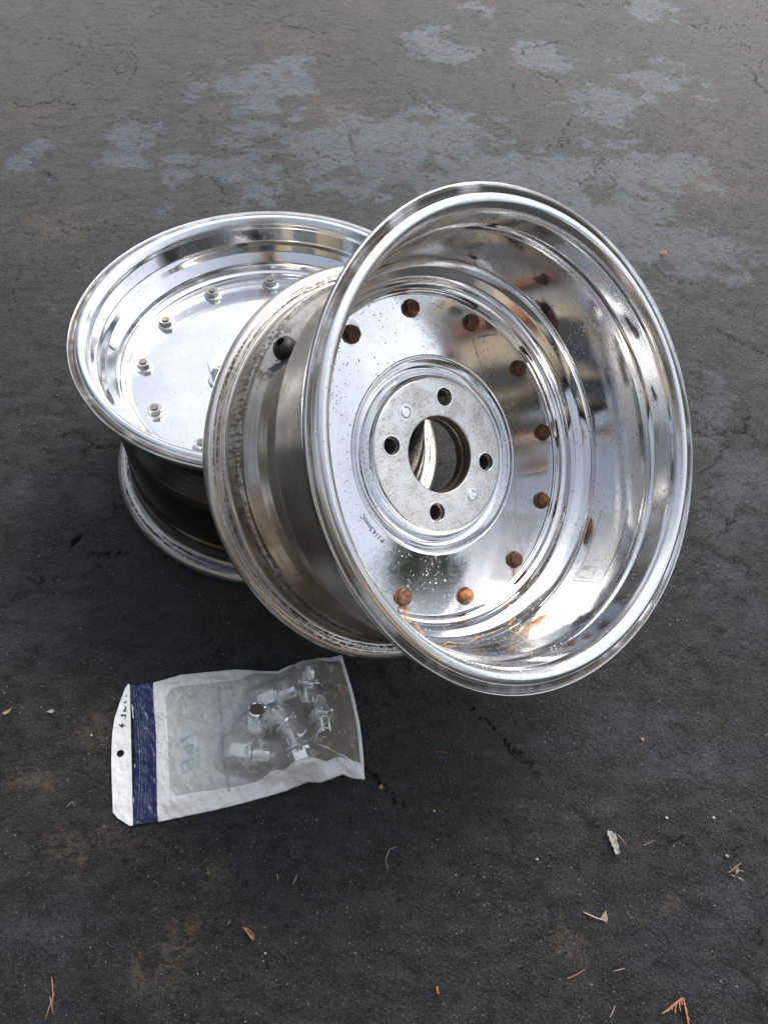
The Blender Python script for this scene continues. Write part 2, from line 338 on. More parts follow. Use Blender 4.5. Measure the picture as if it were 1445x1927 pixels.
def build_ground():
    ny, nx = 780, 680
    k = np.linspace(0, 1, ny)
    ys = -0.14 + 2.9 * (np.exp(1.5 * k) - 1) / (math.exp(1.5) - 1)
    hw = .56 + .34 * (ys + .14)
    U = np.linspace(-1, 1, nx)
    X = U[None, :] * hw[:, None]; Y = np.repeat(ys[:, None], nx, 1)
    Hh = (fbm(X, Y, 7, 3) - .5) * .003 + (fbm(X + 3, Y, 60, 4, .6) - .5) * .0009
    Hh += (fbm(X, Y + 7, 260, 3, .6) - .5) * .0016
    # torn skin: ridged noise
    rg = 1 - np.abs(fbm(X * 1.0 + Y * .3, Y * 1.35, 34, 4, .6) * 2 - 1)
    tear = np.clip((rg - .93) / .07, 0, 1) * (fbm(X, Y, 9, 2) > .5)
    Hh -= tear * .0010
    crack = np.zeros_like(X)
    # small random cracks as well as the ones read off the driveway
    lines = [list(c) for c in CRACKS]; wid = [1.0] * len(lines)
    rr = random.Random(4)
    for i in range(120):
        y = rr.uniform(-.05, 2.6); h = .5 + .3 * y; x = rr.uniform(-h, h); a = rr.gauss(-.5, .7) + (PI if rr.random() < .5 else 0)
        pts = [(x, y)]; L = rr.uniform(.008, .022) * (1 + .9 * y)
        for q in range(rr.randint(2, 6)):
            a += rr.gauss(0, .6); x += math.cos(a) * L; y += math.sin(a) * L; pts.append((x, y))
        lines.append(pts); wid.append(rr.uniform(.2, .5))
    for pts, wd in zip(lines, wid):
        P2 = []
        for i in range(len(pts) - 1):
            (x0, y0), (x1, y1) = pts[i], pts[i + 1]; n = 6
            for q in range(n):
                t = q / n; P2.append((x0 + (x1 - x0) * t + rr.gauss(0, .0016) * (1 + y0), y0 + (y1 - y0) * t + rr.gauss(0, .0016) * (1 + y0)))
        P2.append(pts[-1]); nn = len(P2)
        for i in range(nn - 1):
            (x0, y0), (x1, y1) = P2[i], P2[i + 1]
            base = (.0004 if y0 < .33 and x0 < .3 else .0006 + .0003 * max(0, y0)) * wd * (.5 + 1.1 * math.sin(PI * (i + .5) / nn)) * rr.uniform(.6, 1.4)
            m = base * 4 + .002
            j0 = np.searchsorted(ys, min(y0, y1) - m); j1 = np.searchsorted(ys, max(y0, y1) + m)
            if j1 <= j0: continue
            h = hw[j0]
            i0 = int(max(0, (min(x0, x1) - m) / h * .5 * nx + nx / 2 - 12)); i1 = int(min(nx, (max(x0, x1) + m) / h * .5 * nx + nx / 2 + 12))
            if i1 <= i0: continue
            xs = X[j0:j1, i0:i1]; yy = Y[j0:j1, i0:i1]
            dx, dy = x1 - x0, y1 - y0; t = np.clip(((xs - x0) * dx + (yy - y0) * dy) / (dx * dx + dy * dy + 1e-12), 0, 1)
            d = np.hypot(xs - x0 - t * dx, yy - y0 - t * dy)
            crack[j0:j1, i0:i1] = np.maximum(crack[j0:j1, i0:i1], np.exp(-(d / base) ** 2))
    # the deep chip on the left
    d = ((X + .3708 - (Y - .463) * .42) / .0035) ** 2 + ((Y - .4633) / .009) ** 2
    pit = np.exp(-d ** 2); crack = np.maximum(crack, pit * .9)
    Hh -= crack * .0028 + pit * .006
    blue = gaussians(X, Y, BLUE, .16) * (.55 + .9 * (fbm(X, Y, 26, 4) - .2))
    brk = fbm(X * .8 + Y * .5, Y * 1.3 - X * .4, 19, 5, .62)
    near = np.clip((.85 - Y) / .5, 0, 1)
    soft = .13 + .50 * near
    blue = np.clip((blue - .40 + (brk - .5) * .95 + (fbm(X, Y, 120, 3, .6) - .5) * .35) / soft, 0, 1) * (1 - .25 * near) * (.75 + .5 * (fbm(X + 2, Y, 45, 4, .6)))
    blue = np.clip(blue, 0, 1)
    tan = np.clip((gaussians(X, Y, TAN, .05) - .30 + (fbm(X, Y, 70, 5, .65) - .5) * 1.6) / .8, 0, 1)
    V = np.stack([X, Y, Hh], -1).reshape(-1, 3)
    n0 = len(V)
    I = np.arange(ny * nx).reshape(ny, nx)
    Q = np.stack([I[:-1, :-1], I[:-1, 1:], I[1:, 1:], I[1:, :-1]], -1).reshape(-1, 4)
    # the rest of the yard, joined to the rim of the fine part
    loop = list(I[0, :]) + list(I[1:, -1]) + list(I[-1, -2::-1]) + list(I[-2:0:-1, 0])
    loop = loop[::4]
    full = list(I[0, :]) + list(I[1:, -1]) + list(I[-1, -2::-1]) + list(I[-2:0:-1, 0])
    c0 = np.array([0, 1.2]); ex = []
    L0 = len(full)
    P0 = V[full][:, :2]
    dirs = P0 - c0; dn = dirs / np.linalg.norm(dirs, axis=1)[:, None]
    rings = [full]
    allv = [V]; cnt = n0
    for rad in (3.2, 8, 25, 90):
        Pn = c0 + dn * rad
        if rad == 3.2: Pn = c0 + dirs * 1.6
        allv.append(np.column_stack([Pn, np.zeros(L0)])); rings.append(list(range(cnt, cnt + L0))); cnt += L0
    q2 = []
    for a, b in zip(rings[:-1], rings[1:]):
        for i in range(L0):
            j = (i + 1) % L0; q2.append((a[i], b[i], b[j], a[j]))
    V = np.concatenate(allv); Q = np.concatenate([Q, np.array(q2)])
    me = bpy.data.meshes.new('driveway')
    me.vertices.add(len(V)); me.vertices.foreach_set('co', V.astype(np.float32).ravel())
    me.loops.add(len(Q) * 4); me.loops.foreach_set('vertex_index', Q.astype(np.int32).ravel())
    me.polygons.add(len(Q)); me.polygons.foreach_set('loop_start', np.arange(0, len(Q) * 4, 4, dtype=np.int32))
    me.update(calc_edges=True)
    for nm, arr in (('blue', blue), ('tan', tan), ('crack', np.clip(crack + tear * .35, 0, 1))):
        at = me.attributes.new(nm, 'FLOAT', 'POINT')
        full_a = np.zeros(len(V), np.float32); full_a[:n0] = arr.ravel(); at.data.foreach_set('value', full_a)
    me.polygons.foreach_set('use_smooth', np.ones(len(Q), bool))
    N = NT('sealed_asphalt'); c = N.coord()
    g = lambda nm: N.n('ShaderNodeAttribute', attribute_name=nm).outputs['Fac']
    sp = N.n('ShaderNodeSeparateXYZ'); N.l(c, sp.inputs[0])
    blueN, tanN, crN = g('blue'), g('tan'), g('crack')
    mp = N.n('ShaderNodeMapping'); mp.inputs['Rotation'].default_value = (0, 0, R(-28)); mp.inputs['Scale'].default_value = (1, 1.9, 1); N.l(c, mp.inputs[0]); cs = mp.outputs[0]
    n1 = N.noise(c, 3.2, 5, .6); n2 = N.noise(cs, 30, 6, .68); n3 = N.noise(c, 290, 6, .75); n4 = N.noise(cs, 120, 5, .7); n5 = N.noise(c, 9, 5, .65)
    n6 = N.noise(c, 640, 3, .75)
    # patchy wear by noise; grazing sky sheen put into the colour with distance
    worn_sheen = N.math('ADD', N.ramp(sp.outputs[1], .30, 1.9, 0.0, .85), N.math('ADD', N.math('MULTIPLY', N.math('SUBTRACT', n1, .5), .9), N.math('MULTIPLY', N.math('SUBTRACT', n5, .5), .55)), clamp=True)
    col = N.mix(worn_sheen, (.0150, .0158, .0185), (.080, .070, .063))
    col = N.mix(N.ramp(n2, .40, .66, 0, .8), col, N.mix(worn_sheen, (.0310, .0320, .0360), (.124, .111, .101)))
    col = N.mix(N.math('MULTIPLY', blueN, N.ramp(n4, .25, .5, .55, 1.0)), col, N.mix(worn_sheen, (.0310, .0370, .0480), (.106, .134, .166)))
    col = N.mix(N.math('MULTIPLY', tanN, N.ramp(n4, .38, .58, .15, .85)), col, (.130, .105, .076))
    # thin torn lines in the seal coat
    def tears(sc_, w_, lo, hi, seed):
        q = N.n('ShaderNodeMapping'); q.inputs['Location'].default_value = (seed, seed * .7, 0); q.inputs['Rotation'].default_value = (0, 0, R(-30)); q.inputs['Scale'].default_value = (1, 1.7, 1); N.l(c, q.inputs[0])
        f = N.math('ABSOLUTE', N.math('SUBTRACT', N.noise(q.outputs[0], sc_, 5, .6), .5))
        return N.math('MULTIPLY', N.ramp(f, w_, w_ * .25), N.ramp(N.noise(q.outputs[0], sc_ * .42, 3), lo, hi))
    t1 = tears(34, .010, .50, .58, 3.1); t2 = tears(85, .022, .52, .62, 7.7)
    t3 = tears(170, .03, .54, .62, 12.3)
    t1 = N.math('MAXIMUM', t1, N.math('MULTIPLY', t3, .8))
    tr = N.math('MAXIMUM', t1, N.math('MULTIPLY', t2, .8))
    col = N.mix(N.math('MULTIPLY', N.ramp(n3, .525, .60), .85), col, N.mix(worn_sheen, (.0035, .0035, .0038), (.045, .038, .034)))
    col = N.mix(N.math('MULTIPLY', N.ramp(n6, .515, .60), .80), col, N.mix(worn_sheen, (.062, .064, .070), (.21, .20, .19)))
    col = N.mix(N.math('MULTIPLY', tr, .85), col, N.mix(worn_sheen, (.003, .003, .003), (.022, .019, .017)))
    spk = None
    for sc_, th_ in ((560, .955), (300, .985)):
        vo = N.n('ShaderNodeTexVoronoi'); N.l(c, vo.inputs['Vector']); vo.inputs['Scale'].default_value = sc_
        s1 = N.n('ShaderNodeSeparateColor'); N.l(vo.outputs['Color'], s1.inputs[0])
        thr = N.math('SUBTRACT', th_ + .015, N.math('MULTIPLY', N.ramp(N.noise(c, 16, 4), .40, .70), .10))
        k_ = N.math('MULTIPLY', N.math('GREATER_THAN', s1.outputs[0], thr), N.ramp(vo.outputs['Distance'], .34, .16))
        spk = k_ if spk is None else N.math('MAXIMUM', spk, k_)
    col = N.mix(N.math('MULTIPLY', spk, .75), col, N.mix(s1.outputs[1], (.40, .38, .35), (.15, .13, .11)))
    col = N.mix(crN, col, (.004, .0035, .003))
    vb = N.n('ShaderNodeTexVoronoi'); N.l(c, vb.inputs['Vector']); vb.inputs['Scale'].default_value = 330; vb.feature = 'F1'
    vc = N.n('ShaderNodeTexVoronoi'); N.l(c, vc.inputs['Vector']); vc.inputs['Scale'].default_value = 760; vc.feature = 'F1'
    h = N.math('SUBTRACT', N.math('ADD', N.math('MULTIPLY', n3, 1.5), N.math('MULTIPLY', n4, .45)), N.math('MULTIPLY', vc.outputs['Distance'], .45))
    h = N.math('SUBTRACT', h, N.math('MULTIPLY', vb.outputs['Distance'], .30)); h = N.math('SUBTRACT', h, N.math('MULTIPLY', tr, .55))
    amp = N.math('SUBTRACT', 1.0, N.math('MULTIPLY', blueN, .30))
    nb = N.bump(N.math('MULTIPLY', h, amp), .0040, 1.0)
    ro = N.math('SUBTRACT', N.ramp(n2, .3, .7, .36, .54), N.math('MULTIPLY', blueN, .08))
    N.bsdf(Base_Color=col, Roughness=ro, Specular_IOR_Level=N.math('ADD', N.math('ADD', .50, N.math('MULTIPLY', N.math('SUBTRACT', n2, .5), .5)), N.math('MULTIPLY', blueN, .16)), Normal=nb)
    o = link('driveway', me, N.m)
    tag(o, kind='structure')
    return o
build_ground()

# ------------------------------------------------------------------ wheel profile (t = distance behind the deep face, r = radius)
W = .2215
def mir(p): return [(W - t, r) for (t, r) in p]
LIP_IN = [(.0075, .2103), (.0030, .2103), (.0018, .2088), (.0060, .2078), (.0085, .2052), (.0060, .2030), (.0014, .2012), (.0000, .1975), (.0010, .1938), (.0048, .1908), (.0062, .1898), (.0075, .1904), (.0095, .1896), (.0120, .1884)]
DEEP_IN = LIP_IN + [(.0290, .1870), (.0305, .1860), (.0330, .1846), (.0365, .1840), (.0380, .1834), (.0990, .1815), (.1030, .1822), (.1065, .1808), (.1120, .1765), (.1170, .1690), (.1220, .1655), (.1250, .1660), (.1275, .1645), (.1290, .1606), (.1325, .1602), (.1345, .1578)]
DEEP_OUT = [(.1345, .1640), (.1300, .1680), (.1160, .1830), (.1060, .1868), (.0420, .1872), (.0385, .1905), (.0340, .1908), (.0175, .1912), (.0140, .1935), (.0135, .2035), (.0120, .2078), (.0075, .2103)]
SH_IN = mir(LIP_IN + [(.0290, .1868), (.0310, .1855), (.0335, .1838), (.0400, .1800), (.0500, .1712), (.0555, .1690), (.0575, .1697), (.0600, .1680), (.0615, .1640), (.0650, .1630)])
SH_OUT = mir([(.0850, .1660), (.0760, .1690), (.0620, .1715), (.0530, .1765), (.0430, .1868), (.0395, .1872), (.0360, .1905), (.0340, .1908), (.0175, .1912), (.0140, .1935), (.0135, .2035), (.0120, .2078), (.0075, .2103)])
def ringprof(a, b, rad=.0012):
    return fillet(a, rad, 3) + fillet(b, rad, 3)[1:-1]
P_DEEP = ringprof(DEEP_IN, DEEP_OUT)
P_SH = ringprof(SH_IN, [(.1565, .1620), (.1400, .1630)] + SH_OUT)
nD = len(fillet(DEEP_IN, .0012, 3)); nS = len(fillet(SH_IN, .0012, 3)) + 1
T_D, T_S = .1375, .1575       # the two faces of the centre disc

def boolean_cut(obj, cutters):
    for i, cu in enumerate(cutters):
        m = obj.modifiers.new('cut', 'BOOLEAN'); m.operation = 'DIFFERENCE'; m.object = cu; m.solver = 'EXACT'
    bpy.context.view_layer.update()
    dg = bpy.context.evaluated_depsgraph_get()
    me = bpy.data.meshes.new_from_object(obj.evaluated_get(dg))
    obj.modifiers.clear(); old = obj.data; obj.data = me; bpy.data.meshes.remove(old)
    for cu in cutters:
        d = cu.data; bpy.data.objects.remove(cu); bpy.data.meshes.remove(d)
    me.shade_smooth(); me.set_sharp_from_angle(angle=R(32))

def cyl(name, x, y, z0, z1, r, seg=40):
    bm = bmesh.new()
    v0 = [bm.verts.new((x + r * math.cos(2 * PI * k / seg), y + r * math.sin(2 * PI * k / seg), z0)) for k in range(seg)]
    v1 = [bm.verts.new((x + r * math.cos(2 * PI * k / seg), y + r * math.sin(2 * PI * k / seg), z1)) for k in range(seg)]
    for k in range(seg): bm.faces.new((v0[k], v0[(k + 1) % seg], v1[(k + 1) % seg], v1[k]))
    bm.faces.new(v0[::-1]); bm.faces.new(v1)
    return bm_obj(name, bm)

def hexhead(r_c, h, z0=0, dome=.0012, chamf=.0012, rot=0, seg_top=True):
    """hex prism with a turned, chamfered top; returns bmesh"""
    bm = bmesh.new(); L = []
    ang = [rot + PI / 3 * k for k in range(6)]
    n = 24
    def ring(z, f, rcirc=None):
        vs = []
        for k in range(n):
            a = 2 * PI * k / n
            m = (a % (PI / 3)) - PI / 6
            rh = r_c * math.cos(PI / 6) / math.cos(m)
            rr = min(rh, rcirc) if rcirc else rh
            vs.append(bm.verts.new((rr * f * math.cos(a + rot), rr * f * math.sin(a + rot), z)))
        return vs
    rings = [ring(z0, 1), ring(z0 + h - chamf, 1, r_c * 1.001), ring(z0 + h - chamf * .4, 1, r_c * .93), ring(z0 + h, 1, r_c * .84)]
    rings.append([bm.verts.new((r_c * .45 * math.cos(2 * PI * k / n + rot), r_c * .45 * math.sin(2 * PI * k / n + rot), z0 + h + dome)) for k in range(n)])
    for a, b in zip(rings[:-1], rings[1:]):
        for k in range(n): bm.faces.new((a[k], a[(k + 1) % n], b[(k + 1) % n], b[k]))
    bm.faces.new(rings[-1]); bm.faces.new(rings[0][::-1])
    return bm

def add_ring(bm, prof, seg=32, cap=True):
    """closed lathe about z from (r, z) pairs, ends closed"""
    rs = []
    for (r, z) in prof:
        rs.append([bm.verts.new((r * math.cos(2 * PI * k / seg), r * math.sin(2 * PI * k / seg), z)) for k in range(seg)])
    for a, b in zip(rs[:-1], rs[1:]):
        for k in range(seg): bm.faces.new((a[k], a[(k + 1) % seg], b[(k + 1) % seg], b[k]))
    if cap:
        bm.faces.new(rs[0][::-1]); bm.faces.new(rs[-1])
    else:
        for k in range(seg): bm.faces.new((rs[-1][k], rs[-1][(k + 1) % seg], rs[0][(k + 1) % seg], rs[0][k]))
    return bm

def surf(t):
    """radius of the polished deep inner wall at depth t"""
    T = [p[0] for p in DEEP_IN[12:]]; Rr = [p[1] for p in DEEP_IN[12:]]
    return float(np.interp(t, T, Rr))

def on_wall(a, t, off=.0003):
    a = R(a); r = surf(t) - off
    return Vector((r * math.cos(a), r * math.sin(a), -t))
def on_disc(a, r, off=.0003):
    a = R(a); return Vector((r * math.cos(a), r * math.sin(a), -T_D + off))

def ribbon(name, pts, wid, mat, parent, label=None, seed=0):
    """pts: (angle, t, r): on the disc face where t >= T_D-.0005 else on the wall. Five verts across, faded edges."""
    rr = random.Random(seed); P = []
    for i in range(len(pts) - 1):
        a0, a1 = pts[i], pts[i + 1]
        n = max(2, int(abs(a1[0] - a0[0]) / 1.0 + abs(a1[1] - a0[1]) / .003 + abs(a1[2] - a0[2]) / .003))
        for k in range(n):
            f = k / n; P.append([a0[q] + (a1[q] - a0[q]) * f for q in range(3)])
    P.append(list(pts[-1]))
    for i in range(1, len(P) - 1): P[i][0] += rr.gauss(0, .12)
    def pos(p): return on_disc(p[0], p[2]) if p[1] >= .1370 else on_wall(p[0], p[1])
    X = [pos(p) for p in P]; V = []; F = []; E = []
    for i, x in enumerate(X):
        d = (X[min(i + 1, len(X) - 1)] - X[max(i - 1, 0)]).normalized()
        nrm = Vector((0, 0, 1)) if P[i][1] >= .1370 else Vector((-x.x, -x.y, 0)).normalized()
        s = d.cross(nrm).normalized(); ww = (wid[0] + (wid[1] - wid[0]) * i / len(X)) * rr.uniform(.7, 1.25)
        for k, e in zip((-1, -.5, 0, .5, 1), (0, .8, 1, .8, 0)):
            q = x + s * ww * .5 * k
            if P[i][1] < .1370:      # keep to the wall
                rad = math.hypot(q.x, q.y); tt = -q.z; f = (surf(max(.012, min(.134, tt))) - .0003) / rad; q = Vector((q.x * f, q.y * f, q.z))
            V.append(q); E.append(e if 0 < i < len(X) - 1 else 0)
    for i in range(len(X) - 1):
        for k in range(4): F.append((i * 5 + k, i * 5 + k + 1, (i + 1) * 5 + k + 1, (i + 1) * 5 + k))
    o = mesh_obj(name, V, F, mat, parent, 0)
    at = o.data.attributes.new('edge', 'FLOAT', 'POINT'); at.data.foreach_set('value', E)
    if label: o['label'] = label
    return o

def blot(name, a, t, da, dt, mat, parent, r=None, seed=0, soft=.45, label=None):
    """irregular patch on the wall (angle half-size da degrees, depth half-size dt) or, with r, on the disc"""
    rr = random.Random(seed); n = 28; m = 5; V = []; F = []; E = []
    ph = [rr.uniform(0, 6.28) for _ in range(4)]
    def pt(u, v):
        if r is None:
            return on_wall(a + da * u, min(.134, max(.012, t + dt * v)))
        return on_disc(a + da * u, r + dt * v)
    V.append(pt(0, 0)); E.append(1)
    for j in range(1, m + 1):
        for k in range(n):
            q = 2 * PI * k / n; s = (j / m) * (1 + .22 * math.sin(2 * q + ph[0]) + .15 * math.sin(3 * q + ph[1]) + .1 * math.sin(7 * q + ph[2]))
            V.append(pt(s * math.cos(q), s * math.sin(q))); E.append(1 if j / m < soft else 1 - (j / m - soft) / (1 - soft))
    for k in range(n): F.append((0, 1 + k, 1 + (k + 1) % n))
    for j in range(m - 1):
        for k in range(n):
            b = 1 + j * n; F.append((b + k, b + n + k, b + n + (k + 1) % n, b + (k + 1) % n))
    o = mesh_obj(name, V, F, mat, parent, 0)
    at = o.data.attributes.new('edge', 'FLOAT', 'POINT'); at.data.foreach_set('value', E)
    if label: o['label'] = label
    return o

def text_mesh(txt, size, offset=0.0, shear=0):
    cu = bpy.data.curves.new('t', 'FONT'); cu.body = txt; cu.size = size; cu.offset = offset; cu.shear = shear; cu.resolution_u = 3
    o = bpy.data.objects.new('t', cu); C.objects.link(o); bpy.context.view_layer.update()
    me = bpy.data.meshes.new_from_object(o.evaluated_get(bpy.context.evaluated_depsgraph_get()))
    V = [v.co.copy() for v in me.vertices]; F = [tuple(p.vertices) for p in me.polygons]
    bpy.data.objects.remove(o); bpy.data.curves.remove(cu); bpy.data.meshes.remove(me)
    return V, F

def build_wheel(name, deep_up, bolt0, stud0, label, group):
    root = empty(name); tag(root, label, 'wheel', group)
    tm = [M_deep if deep_up else M_front, M_tyre if deep_up else M_tyre_shade, M_lip]
    wob = (lambda a, t, r: .0006 * math.sin(5 * a + 1) * max(0, (r - .2)) / .01) if deep_up else None
    def side(n, P):
        def f(p, q):
            i = idx[id(p)]
            return 0 if i < n - 1 else 1
        return f
    def mk(nm, prof, n):
        global idx
        prof = [tuple(p) for p in prof]
        ids = {}
        o = lathe(nm, prof, tm, root, seg=288, closed=True, smooth=38, wob=wob)
        me = o.data; NP = len(prof); tot = len(me.polygons)
        mi = np.zeros(tot, np.int32)
        lipn = 0
        for i in range(NP):
            t, r = prof[i]
            if i >= n - 1: k = 1
            elif r > .1895: k = 2
            else: k = 0
            mi[i::NP] = k
        me.polygons.foreach_set('material_index', mi)
        return o
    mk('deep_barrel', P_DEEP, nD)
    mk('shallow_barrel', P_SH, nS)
    # centre disc
    if deep_up:
        prof = [(.1350, .1628), (.1350, .1590), (T_D, .1580), (T_D, .0985), (.1362, .0978), (.1362, .0962), (.1400, .0950), (.1460, .0905), (.1475, .0865), (.1450, .0825), (.1380, .0795), (.1345, .0775), (.1333, .0745), (.1333, .0385), (.1343, .0372), (.1420, .0372), (.1432, .0382), (.1460, .0382), (.1472, .0370), (.1560, .0370), (T_S, .0380), (T_S, .1600), (.1560, .1628)]
    else:
        prof = [(.1350, .1628), (.1350, .1590), (T_D, .1580), (T_D, .0985), (.1450, .0900), (.1333, .0775), (.1333, .0372), (.1560, .0372), (T_S, .0380), (T_S, .0700), (T_S, .1100), (T_S, .1600), (.1560, .1628)]
    fp = fillet(prof, .0016, 4)
    disc = lathe('centre_disc', [tuple(p) for p in fp] + [], [M_deep if deep_up else M_front, M_pad, M_groove], root, seg=240, closed=True, smooth=32)
    me = disc.data; NP = len(fp); mi = np.zeros(len(me.polygons), np.int32)
    for i in range(NP):
        t, r = fp[i]; t2, r2 = fp[(i + 1) % NP]
        if deep_up and t < .1340 and max(r, r2) < .0752 and min(r, r2) > .037: mi[i::NP] = 1
        if r < .0384 and r2 < .0384: mi[i::NP] = 2
    me.polygons.foreach_set('material_index', mi)
    cutters = []
    for k in range(4):
        a = R(stud0 + 90 * k)
        cutters.append(cyl('cutter', .0572 * math.cos(a), .0572 * math.sin(a), -.17, -.12, .0089))
    for cu in cutters: cu.parent = None
    boolean_cut(disc, cutters)
    # raised rings round the stud holes
    if deep_up:
        for k in range(4):
            a = R(stud0 + 90 * k)
            bm = add_ring(bmesh.new(), [(.0089, -.002), (.0089, .0004), (.0094, .0007), (.0102, .0005), (.0106, -.002)], 40, cap=False)
            o = bm_obj('stud_hole_rim', bm, M_lip, root, 50); o.location = (.0572 * math.cos(a), .0572 * math.sin(a), -.1333)
            # steel insert seen down the hole
            bm = add_ring(bmesh.new(), [(.0075, -.021), (.0075, -.004), (.0080, -.0036), (.0088, -.004), (.0088, -.021)], 32, cap=False)
            o = bm_obj('stud_hole_sleeve', bm, M_stud, root, 50); o.location = (.0572 * math.cos(a), .0572 * math.sin(a), -.1333)
        for a in (100.9, -82.0):
            bm = bmesh.new(); add_ring(bm, [(.0085, -.0005), (.0080, .00025), (.0068, .0003), (.0066, -.0003), (.0056, -.0004), (.0054, .0006), (.0046, .0010), (.0042, .0004), (.0012, .0004), (.0003, .0004)], 40)
            o = bm_obj('rivet', bm, M_lip, root, 40); o.location = (.0555 * math.cos(R(a)), .0555 * math.sin(R(a)), -.1333)
            o['label'] = 'round polished plug in the cast hub pad'
    # bolts
    for k in range(12):
        a = bolt0 + 30 * k; x, y = .144 * math.cos(R(a)), .144 * math.sin(R(a))
        if deep_up:
            bm = hexhead(.0082, .0048, .0012, dome=.0006, chamf=.0014, rot=rnd.uniform(0, 1))
            b = bm_obj('hex_bolt', bm, M_rust, root, 35); b.location = (x, y, -T_D)
            bm = add_ring(bmesh.new(), [(.0090, -.0005), (.0091, .0009), (.0085, .0015), (.0020, .0014)], 28)
            wv = bm_obj('washer', bm, M_rust, b, 40)
            b.rotation_euler = (rnd.uniform(-.03, .03), rnd.uniform(-.03, .03), 0)
        else:
            bm = hexhead(.0074, .0062, .0014, dome=.0, chamf=.0012, rot=rnd.uniform(0, 1))
            b = bm_obj('flange_nut', bm, M_zinc, root, 35); b.location = (x, y, -T_S); b.rotation_euler = (PI, 0, 0); b.scale = (1.14, 1.14, 1.05)
            bm = add_ring(bmesh.new(), [(.0094, -.0003), (.0095, .0006), (.0085, .0017), (.0060, .0021)], 32)
            bm_obj('nut_flange', bm, M_zinc, b, 40)
            bm = add_ring(bmesh.new(), [(.0038, .004), (.0038, .0086), (.0034, .0091), (.0008, .0091)], 24)
            bm_obj('bolt_end', bm, M_stud, b, 40)
    return root

# leaning wheel: deep side towards the camera
rw = build_wheel('wheel', True, 6.7, 49.0, 'polished alloy wheel leaning back with rusty bolts and open hub facing the camera', 'alloy wheels on the driveway')
n_ = Vector((.52680679, -.43570935, .7298164)); u_ = Vector((.63733442, .77058733, 0)); v_ = Vector((-.56238727, .46513711, .6836432))
rw.matrix_world = Matrix(((u_.x, v_.x, n_.x, .12146), (u_.y, v_.y, n_.y, .40530), (u_.z, v_.z, n_.z, .30690), (0, 0, 0, 1)))
# lying wheel: shallow side up
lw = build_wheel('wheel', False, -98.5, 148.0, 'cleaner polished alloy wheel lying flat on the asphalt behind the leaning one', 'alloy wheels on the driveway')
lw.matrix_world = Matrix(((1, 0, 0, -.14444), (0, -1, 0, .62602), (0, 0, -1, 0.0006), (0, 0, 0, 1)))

# valve grommet on the leaning wheel
def grommet(parent, a, t, r0):
    bm = bmesh.new()
    add_ring(bm, [(.0060, -.004), (.0085, .000), (.0092, .004), (.0090, .0075), (.0078, .0108), (.0058, .0126), (.0042, .0130), (.0040, .0120), (.0038, .0060), (.0010, .0060)], 48)
    for v in bm.verts:
        if .001 < v.co.z < .0115 and math.hypot(v.co.x, v.co.y) > .0065:
            q = math.atan2(v.co.y, v.co.x); s = 1 + .03 * math.cos(24 * q); v.co.x *= s; v.co.y *= s
    for v in bm.verts: v.co *= 1.22
    o = bm_obj('valve_grommet', bm, M_rubber, parent, 45)
    ar = R(a); z = Vector((math.cos(ar), math.sin(ar), .0)); zz = (z + Vector((0, 0, .35))).normalized(); x = Vector((-math.sin(ar), math.cos(ar), 0)); y = zz.cross(x)
    p = z * r0 + Vector((0, 0, -t))
    o.matrix_local = Matrix(((x.x, y.x, zz.x, p.x), (x.y, y.y, zz.y, p.y), (x.z, y.z, zz.z, p.z), (0, 0, 0, 1)))
    return o
grommet(rw, 112.6, .1680, .1700)
# lug nut standing on the lying wheel
def lug_body(parent, mat=None):
    mat = mat or M_chrome
    bm = hexhead(.0112, .0265, .003, dome=.0004, chamf=.0022, rot=.0)
    b = bm_obj('lug_nut', bm, mat, parent, 35)
    bm = add_ring(bmesh.new(), [(.0120, .0004), (.0138, .0010), (.0138, .0030), (.0128, .0036), (.0100, .0040)], 48)
    bm_obj('washer', bm, mat, b, 40)
    return b
ln = lug_body(lw); a = R(148); ln.location = (.0622 * math.cos(a), .0622 * math.sin(a), -T_S); ln.rotation_euler = (PI, 0, 0)

# stamped writing
def arc_text(name, txt, size, a0, r0, mat, parent, space=1.0, lift=.00025, thin=0.0, edge=False):
    V, F = text_mesh(txt, size, thin)
    out = []
    for v in V:
        a = R(a0) - v.x * space / (r0 + .002); r = r0 + v.y
        out.append((r * math.cos(a), r * math.sin(a), -T_D + lift))
    o = mesh_obj(name, out, F, mat, parent)
    if edge:
        at = o.data.attributes.new('edge', 'FLOAT', 'POINT'); at.data.foreach_set('value', [1.0] * len(out))
    return o
arc_text('stamped_writing', 'P.114.3mmC', .0066, -163.0, .1040, M_ink, rw, space=1.0, thin=.00012)
arc_text('crayon_writing', '15', .0135, 18.5, .1060, M_wax, rw, thin=-.0003, edge=True)
arc_text('crayon_writing', 'x', .0125, 3.8, .1060, M_wax, rw, thin=-.0003, edge=True)
arc_text('crayon_writing', '7-', .0125, -2.4, .1060, M_wax, rw, thin=-.0003, edge=True)
arc_text('crayon_writing', '5', .0125, -11.5, .1080, M_wax, rw, thin=-.0003, edge=True)
arc_text('crayon_writing', '8', .0150, -28.0, .1130, M_wax, rw, thin=-.0003, edge=True)
arc_text('crayon_writing', '101', .0110, -71.0, .1190, M_wax, rw, thin=-.0003, edge=True)

